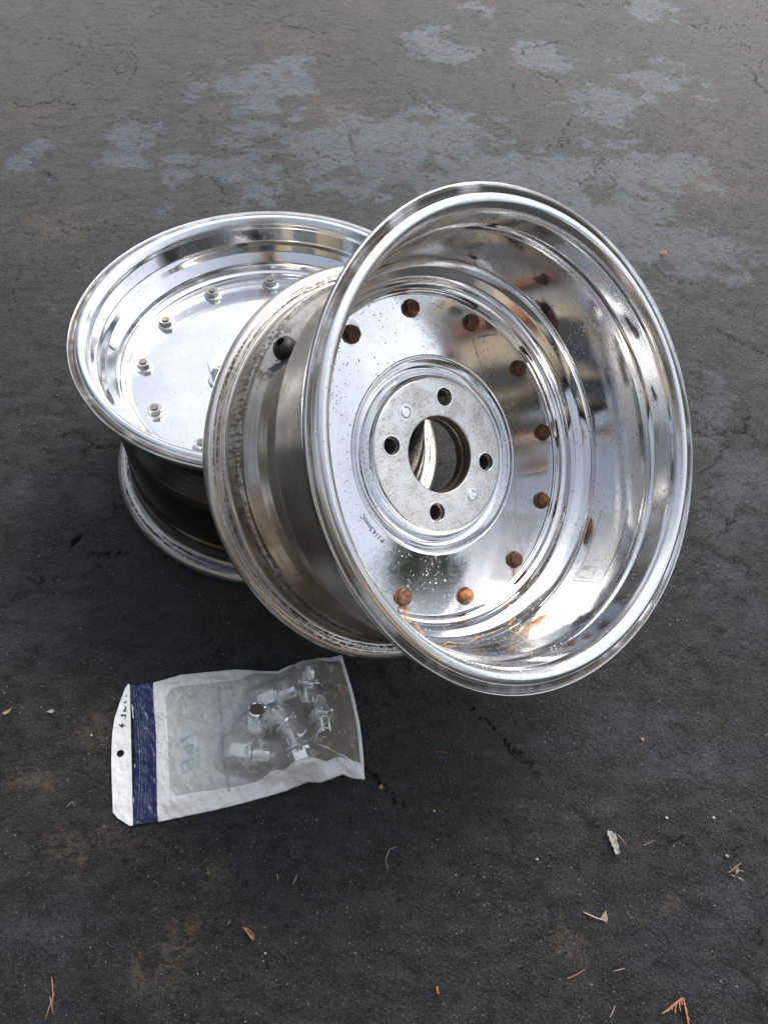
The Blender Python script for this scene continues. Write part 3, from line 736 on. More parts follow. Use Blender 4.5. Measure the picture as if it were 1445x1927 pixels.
# rust runs, drips and scuffs on the leaning wheel
ribbon('rust_run', [(-142.0, .1375, .1500), (-141.2, .1375, .1545), (-141.0, .1278, .1634), (-139.8, .1181, .1682), (-138.5, .1127, .1754), (-137.5, .1050, .1800), (-136.5, .0960, .18)], (.0042, .0016), M_rust_run, rw, seed=1)
ribbon('rust_run', [(-143.4, .1375, .1520), (-144.0, .1375, .1560), (-143.8, .1308, .1609), (-140.7, .1240, .1640), (-138.6, .1180, .1690)], (.0036, .0012), M_rust_run, rw, seed=2)
ribbon('rust_run', [(-85.9, .1375, .1510), (-88.3, .1375, .1563)], (.0050, .0030), M_rust_run, rw, seed=3)
ribbon('rust_run', [(-88.3, .1375, .1563), (-93.3, .1330, .1592), (-97.9, .1300, .1604), (-98.9, .1247, .1647), (-101.1, .1148, .1724), (-102.1, .1088, .1792), (-106.3, .1074, .1802)], (.0018, .0018), M_rust_run, rw, seed=4)
ribbon('drip_mark', [(36.0, .1375, .1365), (31.5, .1375, .1237), (25.2, .1375, .1125), (19.7, .1375, .107), (8.1, .1376, .0990)], (.0022, .0013), M_tan_run, rw, seed=5)
ribbon('drip_mark', [(-24.3, .1375, .1000), (-38.1, .1375, .1000), (-53.6, .1375, .1042), (-66.7, .1375, .1167), (-74.3, .1375, .1322), (-79.0, .1375, .1500)], (.0011, .0016), M_tan_run, rw, seed=6)
ribbon('drip_mark', [(-136.5, .0960, .18), (-130.1, .1080, .1784), (-124.0, .1040, .181), (-118.3, .1079, .1798), (-107.3, .1078, .18)], (.0016, .0012), M_tan_run, rw, seed=7)
ribbon('drip_mark', [(-107.3, .1070, .18), (-108.4, .0950, .1822), (-109.5, .0791, .1822), (-114.3, .049, .1833), (-120.2, .0300, .183)], (.0014, .0022), M_tan_run, rw, seed=8)
ribbon('drip_mark', [(-103.0, .1060, .18), (-105.4, .0850, .1822), (-110.5, .0650, .1822), (-117.3, .060, .1833), (-125.2, .050, .183)], (.0014, .0016), M_tan_run, rw, seed=9)
ribbon('drip_mark', [(-135.0, .0900, .18), (-128, .0850, .1822), (-120.5, .0860, .1822), (-113.3, .082, .1833), (-107.2, .084, .183)], (.0014, .0012), M_tan_run, rw, seed=10)
ribbon('drip_mark', [(-131.0, .0750, .18), (-126, .0700, .1822), (-120.5, .0680, .1822), (-112.3, .070, .1833)], (.0010, .0012), M_tan_run, rw, seed=12)
blot('rust_stain', -100.5, .0840, 8.5, .0085, M_orange, rw, seed=3)
blot('rust_stain', -99.0, .0860, 4.8, .0040, M_brown, rw, seed=5)
blot('rust_stain', -101.5, .0205, 2.6, .0045, M_brown, rw, seed=6)
blot('rust_stain', -118.5, .1082, 1.2, .0014, M_rust_run, rw, seed=7)
blot('rust_stain', -141.5, .1375, 2.4, .0030, M_rust_run, rw, r=.1535, seed=8)
for sd, (a, t, da, dt) in enumerate([(11.0, .1325, 2.8, .0016), (66, .0335, 3.0, .0028), (60, .030, 2.2, .0020), (20.5, .092, 3.2, .0050), (30, .067, 3.0, .0085), (84, .045, 2.0, .003), (38, .1325, 2.2, .0012), (-28, .1325, 3.5, .0016), (-69.5, .0627, .45, .0010), (-79.0, .0556, .45, .0009), (52, .088, 2.0, .003), (3, .02, 4.5, .0035), (-18, .022, 2.5, .0025), (-96, .040, 5, .006)]):
    blot('scuff_mark', a, t, da, dt, M_scuff if t > .03 or sd < 4 else M_brown, rw, seed=20 + sd, soft=.6)
ribbon('marker_stroke', [(31.5, .1375, .1333), (27.0, .1376, .1434), (23.1, .1375, .1522)], (.0030, .0022), M_pen, rw, seed=11)
for k in range(12):
    blot('rust_stain', 6.7 + 30 * k - rnd.uniform(0, 1.5), .1375, rnd.uniform(4.2, 4.8), rnd.uniform(.0095, .0115), M_halo, rw, r=.1435, seed=60 + k, soft=.55)
# clear sticker on the barrel wall
V = []; F = []; E = []; nn = 30
for i in range(nn + 1):
    a = -53.5 + (-80.0 + 53.5) * i / nn
    for j in range(9):
        V.append(on_wall(a, .052 + (.087 - .052) * j / 8, .0004)); E.append(1)
for i in range(nn):
    for j in range(8): F.append((i * 9 + j, i * 9 + j + 1, (i + 1) * 9 + j + 1, (i + 1) * 9 + j))
st = mesh_obj('clear_sticker', V, F, M_clear, rw, 0); at = st.data.attributes.new('edge', 'FLOAT', 'POINT'); at.data.foreach_set('value', E)
st['label'] = 'long clear rectangular sticker with a small printed emblem'
def wall_line(pts, wid, mat, parent, name, closed=False):
    V = []; F = []
    for i in range(len(pts) - 1 + (1 if closed else 0)):
        p, q = pts[i], pts[(i + 1) % len(pts)]; n = max(2, int(abs(p[0] - q[0]) / 1.2)); b = len(V)
        for k in range(n + 1):
            f = k / n; a = p[0] + (q[0] - p[0]) * f; t = p[1] + (q[1] - p[1]) * f
            da = (q[0] - p[0]) * .0032; dt = q[1] - p[1]; L = math.hypot(da, dt) + 1e-9
            ex, ey = -dt / L * wid / 2 / .0032, da / L * wid / 2
            V.append(on_wall(a + ex, t + ey, .0006)); V.append(on_wall(a - ex, t - ey, .0006))
        for k in range(n): F.append((b + 2 * k, b + 2 * k + 1, b + 2 * k + 3, b + 2 * k + 2))
    return mesh_obj(name, V, F, mat, parent)
M_line = simple('grey_print', (.16, .155, .15), .5)
wall_line([(-53.5, .087), (-80, .087), (-80, .052), (-53.5, .052)], .0005, M_line, st, 'printed_border')
wall_line([(-74.0, .0835), (-74.0, .0660), (-78.6, .0660), (-78.6, .0835)], .00035, M_line, st, 'printed_emblem_frame', closed=True)
def wall_text(txt, size, a0, t0, mat, parent, name, thin=0):
    V, F = text_mesh(txt, size, thin); out = [on_wall(a0 - (v.y) / .0032, t0 - v.x, .0006) for v in V]
    return mesh_obj(name, out, F, mat, parent)
wall_text('JWL', .0055, -75.8 + 3.2 - 1.8, .0825, M_line, st, 'printed_emblem', -.00005)
wall_text('15x8', .0030, -77.9, .0815, M_line, st, 'printed_emblem', -.00003)

# ------------------------------------------------------------------ bag of lug nuts
BTOP = [(-0.258, 0.2849), (-0.2313, 0.29), (-0.2062, 0.3005), (-0.1729, 0.3067), (-0.1488, 0.3111), (-0.1215, 0.3114), (-0.1024, 0.3116), (-0.0907, 0.32), (-0.0597, 0.33), (-0.035, 0.3357)]
BBOT = [(-0.2193, 0.1454), (-0.1936, 0.151), (-0.145, 0.1647), (-0.1105, 0.1756), (-0.0756, 0.1881), (-0.0556, 0.1978), (-0.0428, 0.1982), (-0.0346, 0.2014), (-0.0219, 0.2075), (-0.0109, 0.2046), (0.0004, 0.2039)]
def cum(P):
    P = np.array(P); d = np.r_[0, np.cumsum(np.hypot(*np.diff(P, axis=0).T))]; return P, d / d[-1]
PT, ST = cum(BTOP); PB, SB = cum(BBOT)
def bag_xy(u, v):
    """u along the bag from zip to end, v from the camera side up"""
    tx = np.interp(u, ST, PT[:, 0]); ty = np.interp(u, ST, PT[:, 1]); bx = np.interp(u, SB, PB[:, 0]); by = np.interp(u, SB, PB[:, 1])
    bow = .006 * np.sin(PI * v) * np.clip((u - .8) / .2, 0, 1) - .004 * np.sin(PI * v) * np.clip((.2 - u) / .2, 0, 1) * -1
    return bx + (tx - bx) * v + bow, by + (ty - by) * v + .0 * bow
NUTS = [  # (x, y), direction of the cap end (angle deg), tilt up, height of centre
    ((-.1130, .2490), 60, 68, .0150), ((-.1130, .2170), 178, 3, .0155), ((-.0660, .2900), 97, 2, .0155), ((-.0950, .2780), 205, 8, .0160),
    ((-.0700, .2270), -62, 5, .0155), ((-.0480, .2600), 105, 3, .0155), ((-.0850, .2520), -35, 12, .0170)]
def bag_h(x, y, u, v):
    s = 0
    for (p, d, tl, z) in NUTS:
        ca, sa = math.cos(R(d)), math.sin(R(d)); a = (x - p[0]) * ca + (y - p[1]) * sa; b = -(x - p[0]) * sa + (y - p[1]) * ca
        L, Wd = (.021, .014) if tl < 45 else (.013, .013)
        s = np.maximum(s, (.0320 if tl < 45 else .037) * np.exp(-(np.clip(np.abs(a) - L, 0, 9) / .016) ** 2 - (np.clip(np.abs(b) - Wd * .55, 0, 9) / .014) ** 2))
    e = np.clip(np.minimum(np.minimum(v, 1 - v) / .20, np.minimum((1 - u) / .12, u / .30)), 0, 1); e = np.sin(e * PI / 2)
    base = .011 * e
    h = np.maximum(base, s * np.minimum(1, e * 1.6)) 
    wr = (fbm(x, y, 55, 4, .6) - .5) * .0045 + (fbm(x * 1.6 + y, y * .6, 130, 3, .6) - .5) * .0022
    for (px_, py_, qx, qy, amp) in ((-.045, .225, -.003, .207, .003), (-.055, .24, -.046, .252, .003), (-.21, .285, -.165, .262, .0016), (-.20, .255, -.155, .245, .0014), (-.125, .262, -.075, .262, .0016), (-.19, .268, -.175, .292, .0016), (-.03, .30, -.012, .262, .001), (-.16, .232, -.13, .245, .0014)):
        dx, dy = qx - px_, qy - py_; t = np.clip(((x - px_) * dx + (y - py_) * dy) / (dx * dx + dy * dy), 0, 1); d = np.hypot(x - px_ - t * dx, y - py_ - t * dy)
        wr = wr + amp * np.exp(-(d / .0014) ** 2) * np.sin(PI * t) ** .5
    cz = fbm(x + .37 * y, y - .2 * x, 30, 3, .55) - .5; cz2 = fbm(x * .8 - .5 * y + 3, y + .4 * x, 62, 3, .55) - .5
    rid = .0020 * np.exp(-np.abs(cz) / .016) + .0012 * np.exp(-np.abs(cz2) / .02)
    near_n = np.clip(s / .02, .12, 1)
    wr = wr + rid * near_n * np.clip(u * 6 - .3, 0, 1)
    return .0022 + h + wr * np.clip(e * 1.4 + .45, 0, 1)
def wave_edge(u, v):
    return .0035 * np.abs(np.sin(u * 19 + 1)) * np.clip((np.abs(v - .5) - .38) / .12, 0, 1) * np.clip((u - .5) * 3, 0, 1)
def film(name, us, vfun, nv, mat, parent, lift=0.0, thick=0):
    U = np.repeat(np.array(us)[:, None], nv + 1, 1); lo = np.array([vfun(q)[0] for q in us]); hi = np.array([vfun(q)[1] for q in us])
    V_ = lo[:, None] + (hi - lo)[:, None] * np.linspace(0, 1, nv + 1)[None, :]
    X, Y = bag_xy(U, V_); Z = bag_h(X, Y, U, V_) + wave_edge(U, V_) + lift
    P = np.stack([X, Y, Z], -1).reshape(-1, 3); nu = len(us); F = []
    for i in range(nu - 1):
        for j in range(nv):
            a = i * (nv + 1) + j; F.append((a, a + nv + 1, a + nv + 2, a + 1))
    o = mesh_obj(name, P, F, mat, parent, 0)
    if thick:
        m = o.modifiers.new('thickness', 'SOLIDIFY'); m.thickness = thick; m.offset = 0
    uvl = o.data.uv_layers.new(name='bag'); uv = np.stack([U, V_], -1).reshape(-1, 2)
    li = np.zeros(len(o.data.loops), np.int32); o.data.loops.foreach_get('vertex_index', li); uvl.data.foreach_set('uv', uv[li].astype(np.float32).ravel())
    return o
def film_mat(name, col, rough, alpha=None, var=.1, spec=.6):
    N = NT(name); c = N.coord(); n1 = N.noise(c, 30, 4); n2 = N.noise(c, 160, 4, .6)
    cr_ = N.math('ABSOLUTE', N.math('SUBTRACT', N.noise(c, 48, 4, .6), .5))
    nb = N.bump(N.math('ADD', N.math('ADD', N.noise(c, 62, 2, .5), N.math('MULTIPLY', n2, .25)), N.math('MULTIPLY', N.math('MULTIPLY', N.ramp(cr_, .05, 0), N.ramp(n1, .5, .65)), .12)), .0048)
    colr = N.mix(N.ramp(n1, .3, .7), tuple(x * (1 - var) for x in col), col)
    kw = {}
    if alpha:
        sp = N.n('ShaderNodeSeparateXYZ'); N.l(c, sp.inputs[0])
        al = N.ramp(sp.outputs[0], -.19, -.07, alpha[0], alpha[1])
        cl_ = N.noise(c, 75, 5, .65)
        kw['Alpha'] = N.math('ADD', al, N.math('MULTIPLY', N.ramp(cl_, .50, .58), N.math('MULTIPLY', N.ramp(n1, .38, .55, 0, .38), N.ramp(sp.outputs[0], -.16, -.11, .25, 1))), clamp=True)
        colr = N.mix(N.ramp(sp.outputs[0], -.09, -.02), colr, (.36, .33, .28))
    N.bsdf(Base_Color=colr, Roughness=rough, Normal=nb, Specular_IOR_Level=spec, **kw)
    return N.m
M_white = film_mat('white_printed_film', (.74, .76, .76), .35)
M_navy = film_mat('navy_printed_film', (.010, .014, .085), .20, spec=.8)
M_window = film_mat('clear_window_film', (.66, .69, .68), .12, alpha=(.64, .31), spec=.8)
def back_mat():
    N = NT('dirty_back_film'); c = N.coord(); sp = N.n('ShaderNodeSeparateXYZ'); N.l(c, sp.inputs[0])
    n1 = N.noise(c, 40, 5, .6); f = N.ramp(sp.outputs[0], -.175, -.06)
    col = N.mix(f, (.56, .59, .59), (.20, .175, .14)); col = N.mix(N.ramp(n1, .5, .75, 0, .6), col, (.13, .115, .09))
    N.bsdf(Base_Color=col, Roughness=.4)
    return N.m
bag = empty('parts_bag', (-.14, .22, 0)); tag(bag, 'flat white plastic zip bag with navy band and clear window holding chrome nuts', 'bag')
bagp = bag
def at_bag(o): o.parent = bag; o.matrix_parent_inverse = Matrix.Translation((.14, -.22, 0)); return o
UL = .108        # navy band ends here
us_all = np.linspace(0, 1, 190)
vlo = lambda u: .115 + .012 * math.sin(u * 9) + .02 * math.exp(-((u - .62) / .06) ** 2)
vhi = lambda u: (.89 if u < .5 else .89 + .075 * min(1, (u - .5) / .08)) + .008 * math.sin(u * 11 + 1)
at_bag(film('window_film', np.linspace(.165, .985, 170), lambda u: (vlo(u) + .06 * max(0, (.19 - u) / .025), vhi(u) - .06 * max(0, (.19 - u) / .025)), 110, M_window, None))
at_bag(film('white_border', np.linspace(UL, .165, 14), lambda u: (0, 1), 110, M_white, None))
b1 = at_bag(film('white_border', np.linspace(.165, 1, 170), lambda u: (0, vlo(u) + .06 * max(0, (.19 - u) / .025)), 12, M_white, None, thick=.0004))
b2 = at_bag(film('white_border', np.linspace(.165, 1, 170), lambda u: (vhi(u) - .06 * max(0, (.19 - u) / .025), 1), 12, M_white, None, thick=.0004))
b3 = at_bag(film('white_border', np.linspace(.985, 1.0, 5), lambda u: (vlo(u), vhi(u)), 100, M_white, None, thick=.0004))
nav = at_bag(film('navy_band', np.linspace(0, UL, 40), lambda u: (0, 1), 120, M_navy, None, thick=.0004)); nav['label'] = 'glossy navy blue printed band over the zip'
# back of the bag
P = []; F = []
nu, nv = 60, 30
for i in range(nu + 1):
    for j in range(nv + 1):
        x, y = bag_xy(np.array(i / nu), np.array(j / nv)); P.append((float(x), float(y), .0021))
for i in range(nu):
    for j in range(nv): a = i * (nv + 1) + j; F.append((a, a + nv + 1, a + nv + 2, a + 1))
at_bag(mesh_obj('back_film', P, F, back_mat(), None, 0))
# zip ridges
for (uu, rr_) in ((.022, .0011), (.034, .0009), (.052, .0006)):
    pts = []
    for v in np.linspace(.03, .97, 70):
        x, y = bag_xy(np.array(uu + .004 * math.sin(v * 5)), np.array(v)); z = float(bag_h(x, y, np.array(uu), np.array(v))) + .0003
        pts.append((float(x), float(y), z))
    V, F = tube(pts, [rr_] * len(pts), 8); at_bag(mesh_obj('zip_ridge', V, F, M_navy, None, 0))
# hanging tab with hole
def tab():
    out = [(-.2205, .1450), (-.2341, .1511), (-.2401, .1560), (-.2470, .1780), (-.2540, .2007), (-.2590, .2200), (-.2617, .2325), (-.2636, .2480), (-.2631, .2578), (-.2624, .2700), (-.2613, .2807), (-.2595, .2857)]
    inn = [(-.2180 + (-.2575 + .2180) * k / 11, .1458 + (.2850 - .1458) * k / 11) for k in range(12)]
    cx, cy, r = -.2480, .2123, .0037
    bm = bmesh.new()
    poly = out + inn[::-1]
    ov = [bm.verts.new((x, y, .0028)) for x, y in poly]
    hv = [bm.verts.new((cx + r * math.cos(2 * PI * k / 24), cy + r * math.sin(2 * PI * k / 24), .0028)) for k in range(24)]
    es = [bm.edges.new((ov[i], ov[(i + 1) % len(ov)])) for i in range(len(ov))] + [bm.edges.new((hv[i], hv[(i + 1) % 24])) for i in range(24)]
    bmesh.ops.triangle_fill(bm, edges=es, use_beauty=True)
    bmesh.ops.delete(bm, geom=[f for f in bm.faces if (f.calc_center_median().xy - Vector((cx, cy))).length < r * .6], context='FACES')
    o = bm_obj('hang_tab', bm, M_white)
    m = o.modifiers.new('thickness', 'SOLIDIFY'); m.thickness = .0006; m.offset = 0
    return at_bag(o)
tb = tab()
# lettering on the tab: bolt symbol and the letters cut by the seam
M_black = simple('black_print', (.012, .012, .013), .4)
def flat(name, polys, z, mat):
    V = []; F = []
    for p in polys:
        b = len(V); V += [(x, y, z) for x, y in p]; F.append(tuple(range(b, b + len(p))))
    o = mesh_obj(name, V, F, mat); at_bag(o); return o
flat('printed_letters', [[(-0.2583, 0.2417), (-0.2543, 0.2411), (-0.2551, 0.2433), (-0.2489, 0.2396), (-0.2526, 0.2401), (-0.2525, 0.2376)],
     [(-0.258, 0.2499), (-0.258, 0.2519), (-0.2529, 0.2525), (-0.2517, 0.2475), (-0.2524, 0.2474), (-0.2533, 0.2506)],
     [(-0.2573, 0.2553), (-0.2548, 0.2607), (-0.2541, 0.259), (-0.2559, 0.2554)], [(-0.2558, 0.2552), (-0.2539, 0.2573), (-0.2532, 0.2559), (-0.2547, 0.255)],
     [(-0.2565, 0.2608), (-0.2558, 0.2615), (-0.254, 0.2587), (-0.2545, 0.2584)], [(-0.2586, 0.2636), (-0.2583, 0.2653), (-0.2556, 0.2668), (-0.2557, 0.2652)],
     [(-0.2588, 0.2709), (-0.2575, 0.2738), (-0.2570, 0.2728), (-0.2578, 0.271)]], .0036, M_black)
def on_bag_polys(name, polys, mat, lift=.0007):
    V = []; F = []
    for p in polys:
        n = len(p); cx = sum(q[0] for q in p) / n; cy = sum(q[1] for q in p) / n
        # subdivide edges so the print follows the film
        ring = []
        for i in range(n):
            a, b_ = p[i], p[(i + 1) % n]
            for k in range(8): ring.append((a[0] + (b_[0] - a[0]) * k / 8, a[1] + (b_[1] - a[1]) * k / 8))
        b = len(V); V.append((cx, cy, 0)); V += [(x, y, 0) for x, y in ring]; m = len(ring)
        for k in range(m): F.append((b, b + 1 + k, b + 1 + (k + 1) % m))
    V = np.array(V); u, v = bag_uv(V[:, 0], V[:, 1]); V[:, 2] = bag_h(V[:, 0], V[:, 1], u, v) + lift
    o = mesh_obj(name, V, F, mat); at_bag(o); return o
_gu, _gv = np.meshgrid(np.linspace(0, 1, 161), np.linspace(0, 1, 81), indexing='ij'); _gx, _gy = bag_xy(_gu, _gv)
def bag_uv(x, y):
    u = []; v = []
    for a, b in zip(np.atleast_1d(x), np.atleast_1d(y)):
        k = np.argmin((_gx - a) ** 2 + (_gy - b) ** 2); u.append(_gu.flat[k]); v.append(_gv.flat[k])
    return np.array(u), np.array(v)
def strip(p, q, w):
    dx, dy = q[0] - p[0], q[1] - p[1]; L = math.hypot(dx, dy); nx, ny = -dy / L * w / 2, dx / L * w / 2
    return [(p[0] + nx, p[1] + ny), (q[0] + nx, q[1] + ny), (q[0] - nx, q[1] - ny), (p[0] - nx, p[1] - ny)]
M_faint = simple('faded_blue_print', (.30, .40, .47), .4)
M_faint2 = simple('faded_violet_print', (.26, .28, .40), .4)
on_bag_polys('faded_logo', [[(-0.1882, 0.2244), (-0.1779, 0.2317), (-0.1774, 0.2345), (-0.1895, 0.2276)], strip((-0.1837, 0.221), (-0.1743, 0.2227), .0022), strip((-0.1836, 0.2204), (-0.1733, 0.2153), .0022), strip((-0.179, 0.2144), (-0.1745, 0.2211), .0022),
    strip((-0.1822, 0.2046), (-0.1716, 0.2096), .0026), strip((-.1820, .2036), (-.1792, .1934), .0007), strip((-.1792, .1934), (-.1694, .2019), .0007), strip((-.1694, .2019), (-.1718, .2107), .0007)], M_faint)
def bag_text():
    V, F = text_mesh('Thank You for Your Recent Purchase', .0060)
    L = max(v.x for v in V); p = Vector((-.1633, .2857)); q = Vector((-.1327, .1815)); d = (q - p); ln_ = d.length; d.normalize(); s = ln_ / L
    up = Vector((-d.y, d.x)) * -1     # printed on the back, so it reads mirrored
    out = []
    for v in V:
        w_ = p + d * (v.x * s) - up * v.y
        out.append((w_.x, w_.y))
    A = np.array(out); u, vv = bag_uv(A[:, 0], A[:, 1]); z = bag_h(A[:, 0], A[:, 1], u, vv) + .0007
    o = mesh_obj('faded_writing', np.column_stack([A, z]), F, M_faint2); at_bag(o)
bag_text()
# paper shreds / creased glue lines on the film
M_crease = simple('white_crease', (.80, .82, .82), .3)
for p, q, w_ in (((-.2085, .287), (-.1700, .2640), .0011), ((-.2080, .257), (-.1880, .2900), .0007), ((-.195, .272), (-.166, .276), .0008), ((-.0520, .2300), (-.0420, .2490), .0022), ((-.047, .2445), (-.036, .2440), .0012), ((-.050, .2290), (-.030, .2260), .0008), ((-.030, .2260), (-.0110, .2190), .0008), ((-.0110, .2190), (-.0035, .2110), .0008)):
    mx, my = (p[0] + q[0]) / 2 + rnd.gauss(0, .0008), (p[1] + q[1]) / 2 + rnd.gauss(0, .0008)
    dx_, dy_ = q[0] - p[0], q[1] - p[1]; L_ = math.hypot(dx_, dy_); ex_, ey_ = -dy_ / L_ * w_ / 2, dx_ / L_ * w_ / 2
    on_bag_polys('white_crease', [[(p[0] + ex_ * .4, p[1] + ey_ * .4), (mx + ex_, my + ey_), (q[0] + ex_ * .2, q[1] + ey_ * .2), (q[0] - ex_ * .2, q[1] - ey_ * .2), (mx - ex_, my - ey_), (p[0] - ex_ * .4, p[1] - ey_ * .4)]], M_crease, .0009)

# the nuts inside
M_nut = simple('chromed_steel', (.78, .79, .79), .12, 1.0, .08, 150)
M_bore = simple('dark_bore', (.10, .085, .08), .5, .4, .3, 300)
def make_nut():
    root = empty('chrome_lug_nut')
    bm = hexhead(.0112, .0200, .0020, dome=.0010, chamf=.0030)
    bm_obj('hex_body', bm, M_nut, root, 35)
    bm = bmesh.new(); add_ring(bm, [(.0075, -.0008), (.0135, -.0008), (.0141, .0002), (.0141, .0014), (.0134, .0022), (.0108, .0030), (.0106, .0058), (.0080, .0062)], 48)
    for v in bm.verts:
        rr_ = math.hypot(v.co.x, v.co.y)
        if .0102 < rr_ < .0110: q = math.atan2(v.co.y, v.co.x); s = 1 + .03 * math.cos(30 * q); v.co.x *= s; v.co.y *= s
    bm_obj('washer', bm, M_nut, root, 35)
    bm = add_ring(bmesh.new(), [(.0060, -.0170), (.0068, -.0178), (.0078, -.0172), (.0078, -.0012), (.0060, -.0012)], 40, cap=False)
    sh = bm_obj('shank', bm, M_nut, root, 40)
    bm = add_ring(bmesh.new(), [(.0060, -.0165), (.0058, -.0165), (.0058, -.0030), (.0005, -.0030)], 40)
    bm_obj('threaded_bore', bm, M_bore, sh, 40)
    return root
NL = ['chrome lug nut standing open end up under the clear film, its bore showing', 'chrome lug nut lying left of the others with its knurled collar toward the camera',
      'chrome lug nut near the top of the bag, cap toward the wheels', 'chrome lug nut lying above and right of the upright one', 'chrome lug nut nearest the bottom edge of the bag, cap toward that edge',
      'dim chrome lug nut farthest right inside the bag', 'tilted chrome lug nut in the middle of the pile in the bag']
proto = make_nut()
def copy_tree(o, parent=None):
    c = o.copy(); C.objects.link(c)
    if parent: c.parent = parent
    for ch in o.children: copy_tree(ch, c)
    return c
for i, ((p, d, tl, z), lb) in enumerate(zip(NUTS, NL)):
    o = proto if i == 0 else copy_tree(proto)
    tag(o, lb, 'lug nut', 'chrome lug nuts inside the bag')
    if i == 0: cap_dir = Vector((math.cos(R(-100)) * .30, math.sin(R(-100)) * .30, -1)).normalized(); o.location = (p[0], p[1], .0270)
    else: cap_dir = Vector((math.cos(R(d)) * math.cos(R(tl)), math.sin(R(d)) * math.cos(R(tl)), math.sin(R(tl)) * -1)); o.location = (p[0], p[1], z + .0015)
    o.rotation_euler = cap_dir.to_track_quat('Z', 'Y').to_euler(); o.scale = (1.14, 1.14, 1.05)

# ------------------------------------------------------------------ litter on the driveway
def ground_z(x, y): return .0012
M_needle = simple('dry_needle', (.22, .135, .085), .6, 0, .3, 400)
M_pale = simple('bleached_stem', (.32, .28, .23), .6, 0, .2, 400)
M_red = simple('reddish_needle', (.28, .09, .05), .6, 0, .2, 400)
M_leaf = simple('dry_orange_leaf', (.30, .135, .065), .55, 0, .3, 300, .0003)
M_straw = simple('straw_flake', (.28, .21, .14), .65, 0, .3, 300, .0003)
M_stone = simple('pale_pebble', (.34, .32, .29), .7, 0, .2, 500, .0003)
M_grey = simple('weathered_chip', (.30, .29, .27), .7, 0, .35, 350, .0006)
def needle(name, pts, w0, mat, label, cat, group=None, z=.0016):
    P3 = []; n = 7
    for i in range(len(pts) - 1):
        for k in range(n): f = k / n; P3.append((pts[i][0] + (pts[i + 1][0] - pts[i][0]) * f, pts[i][1] + (pts[i + 1][1] - pts[i][1]) * f))
    P3.append(pts[-1]); m = len(P3); a = rnd.uniform(-1, 1); dx, dy = pts[-1][0] - pts[0][0], pts[-1][1] - pts[0][1]
    path = [(x - dy * .06 * a * math.sin(PI * i / m), y + dx * .06 * a * math.sin(PI * i / m), z + .0012 * math.sin(PI * i / m)) for i, (x, y) in enumerate(P3)]
    w0 *= .8
    V, F = tube(path, [w0 * (.45 + .55 * math.sin(PI * min(1, (i + 1.5) / m))) for i in range(m)], 6)
    c = Vector(path[m // 2]); V = [v - c for v in V]
    o = mesh_obj(name, V, F, mat, None, 0); o.location = c
    if label: tag(o, label, cat, group)
    return o
GN = 'dry needles scattered on the asphalt'
nl = [('n1', [(0.192, 0.0469), (0.2074, 0.0551)], .0007, M_needle, 'curved tan needle lying just below the twig, right of the picture centre'),
      ('n2', [(0.2762, 0.1621), (0.2858, 0.1671)], .0007, M_needle, 'short orange needle right of the grey chip'),
      ('n3', [(-0.0586, 0.1061), (-0.0561, 0.1135)], .0005, M_pale, 'short pale needle a little below the right end of the bag'),
      ('n4', [(0.0719, 0.2385), (0.0846, 0.2373)], .0007, M_red, 'reddish needle in the dark shade under the leaning wheel'),
      ('n5', [(0.2266, 0.0211), (0.2319, 0.0298)], .0006, M_pale, 'pale needle at the bottom edge left of the cedar sprig'),
      ('n6', [(0.2345, 0.0556), (0.2439, 0.0582)], .0005, M_pale, 'thin bleached needle above the pale bottom-edge one'),
      ('n7', [(-0.1395, 0.1138), (-0.1372, 0.1072)], .0004, M_pale, 'tiny upright white needle under the middle of the bag'),
      ('n8', [(-0.1132, 0.0688), (-0.111, 0.0723)], .0004, M_pale, 'tiny thin needle just left of the orange leaf'),
      ('n10', [(-0.0746, 0.1136), (-0.0726, 0.107)], .0004, M_pale, 'tiny faint needle below the bag, left of the short pale one')]
for _, p, w0, m, lb in nl: needle('dry_needle', p, w0, m, lb, 'needle', GN)
needle('grass_blade', [(0.0368, 0.1448), (0.0288, 0.1414), (0.0258, 0.1318), (0.0288, 0.1228)], .0004, M_pale, 'thin curled hair-like dry grass blade below the leaning wheel', 'grass blade')
# needle pair: two needles crossing
np_ = empty('needle_pair', (-.252, .009, .001)); tag(np_, 'pair of long joined brown needles near the lower left corner', 'needle')
for p in ([(-0.2562, 0.0205), (-0.2490, -0.0005)], [(-0.2528, 0.0060), (-0.2460, -.0060)], [(-.2500, .0100), (-.2515, -.0110)]):
    q = needle('needle', [(x + .0, y) for x, y in p], .0007, M_needle, None, None); q.parent = np_; q.matrix_parent_inverse = Matrix.Translation((.252, -.009, -.001))
vv = empty('forked_needle', (-.282, .160, .001)); tag(vv, 'small forked straw needle left of the tab of the bag', 'needle', GN)
for p in ([(-0.2858, 0.1582), (-0.2822, 0.1634)], [(-0.2822, 0.1634), (-0.2785, 0.1597)]):
    q = needle('needle', p, .0004, M_pale, None, None); q.parent = vv; q.matrix_parent_inverse = Matrix.Translation((.282, -.160, -.001))
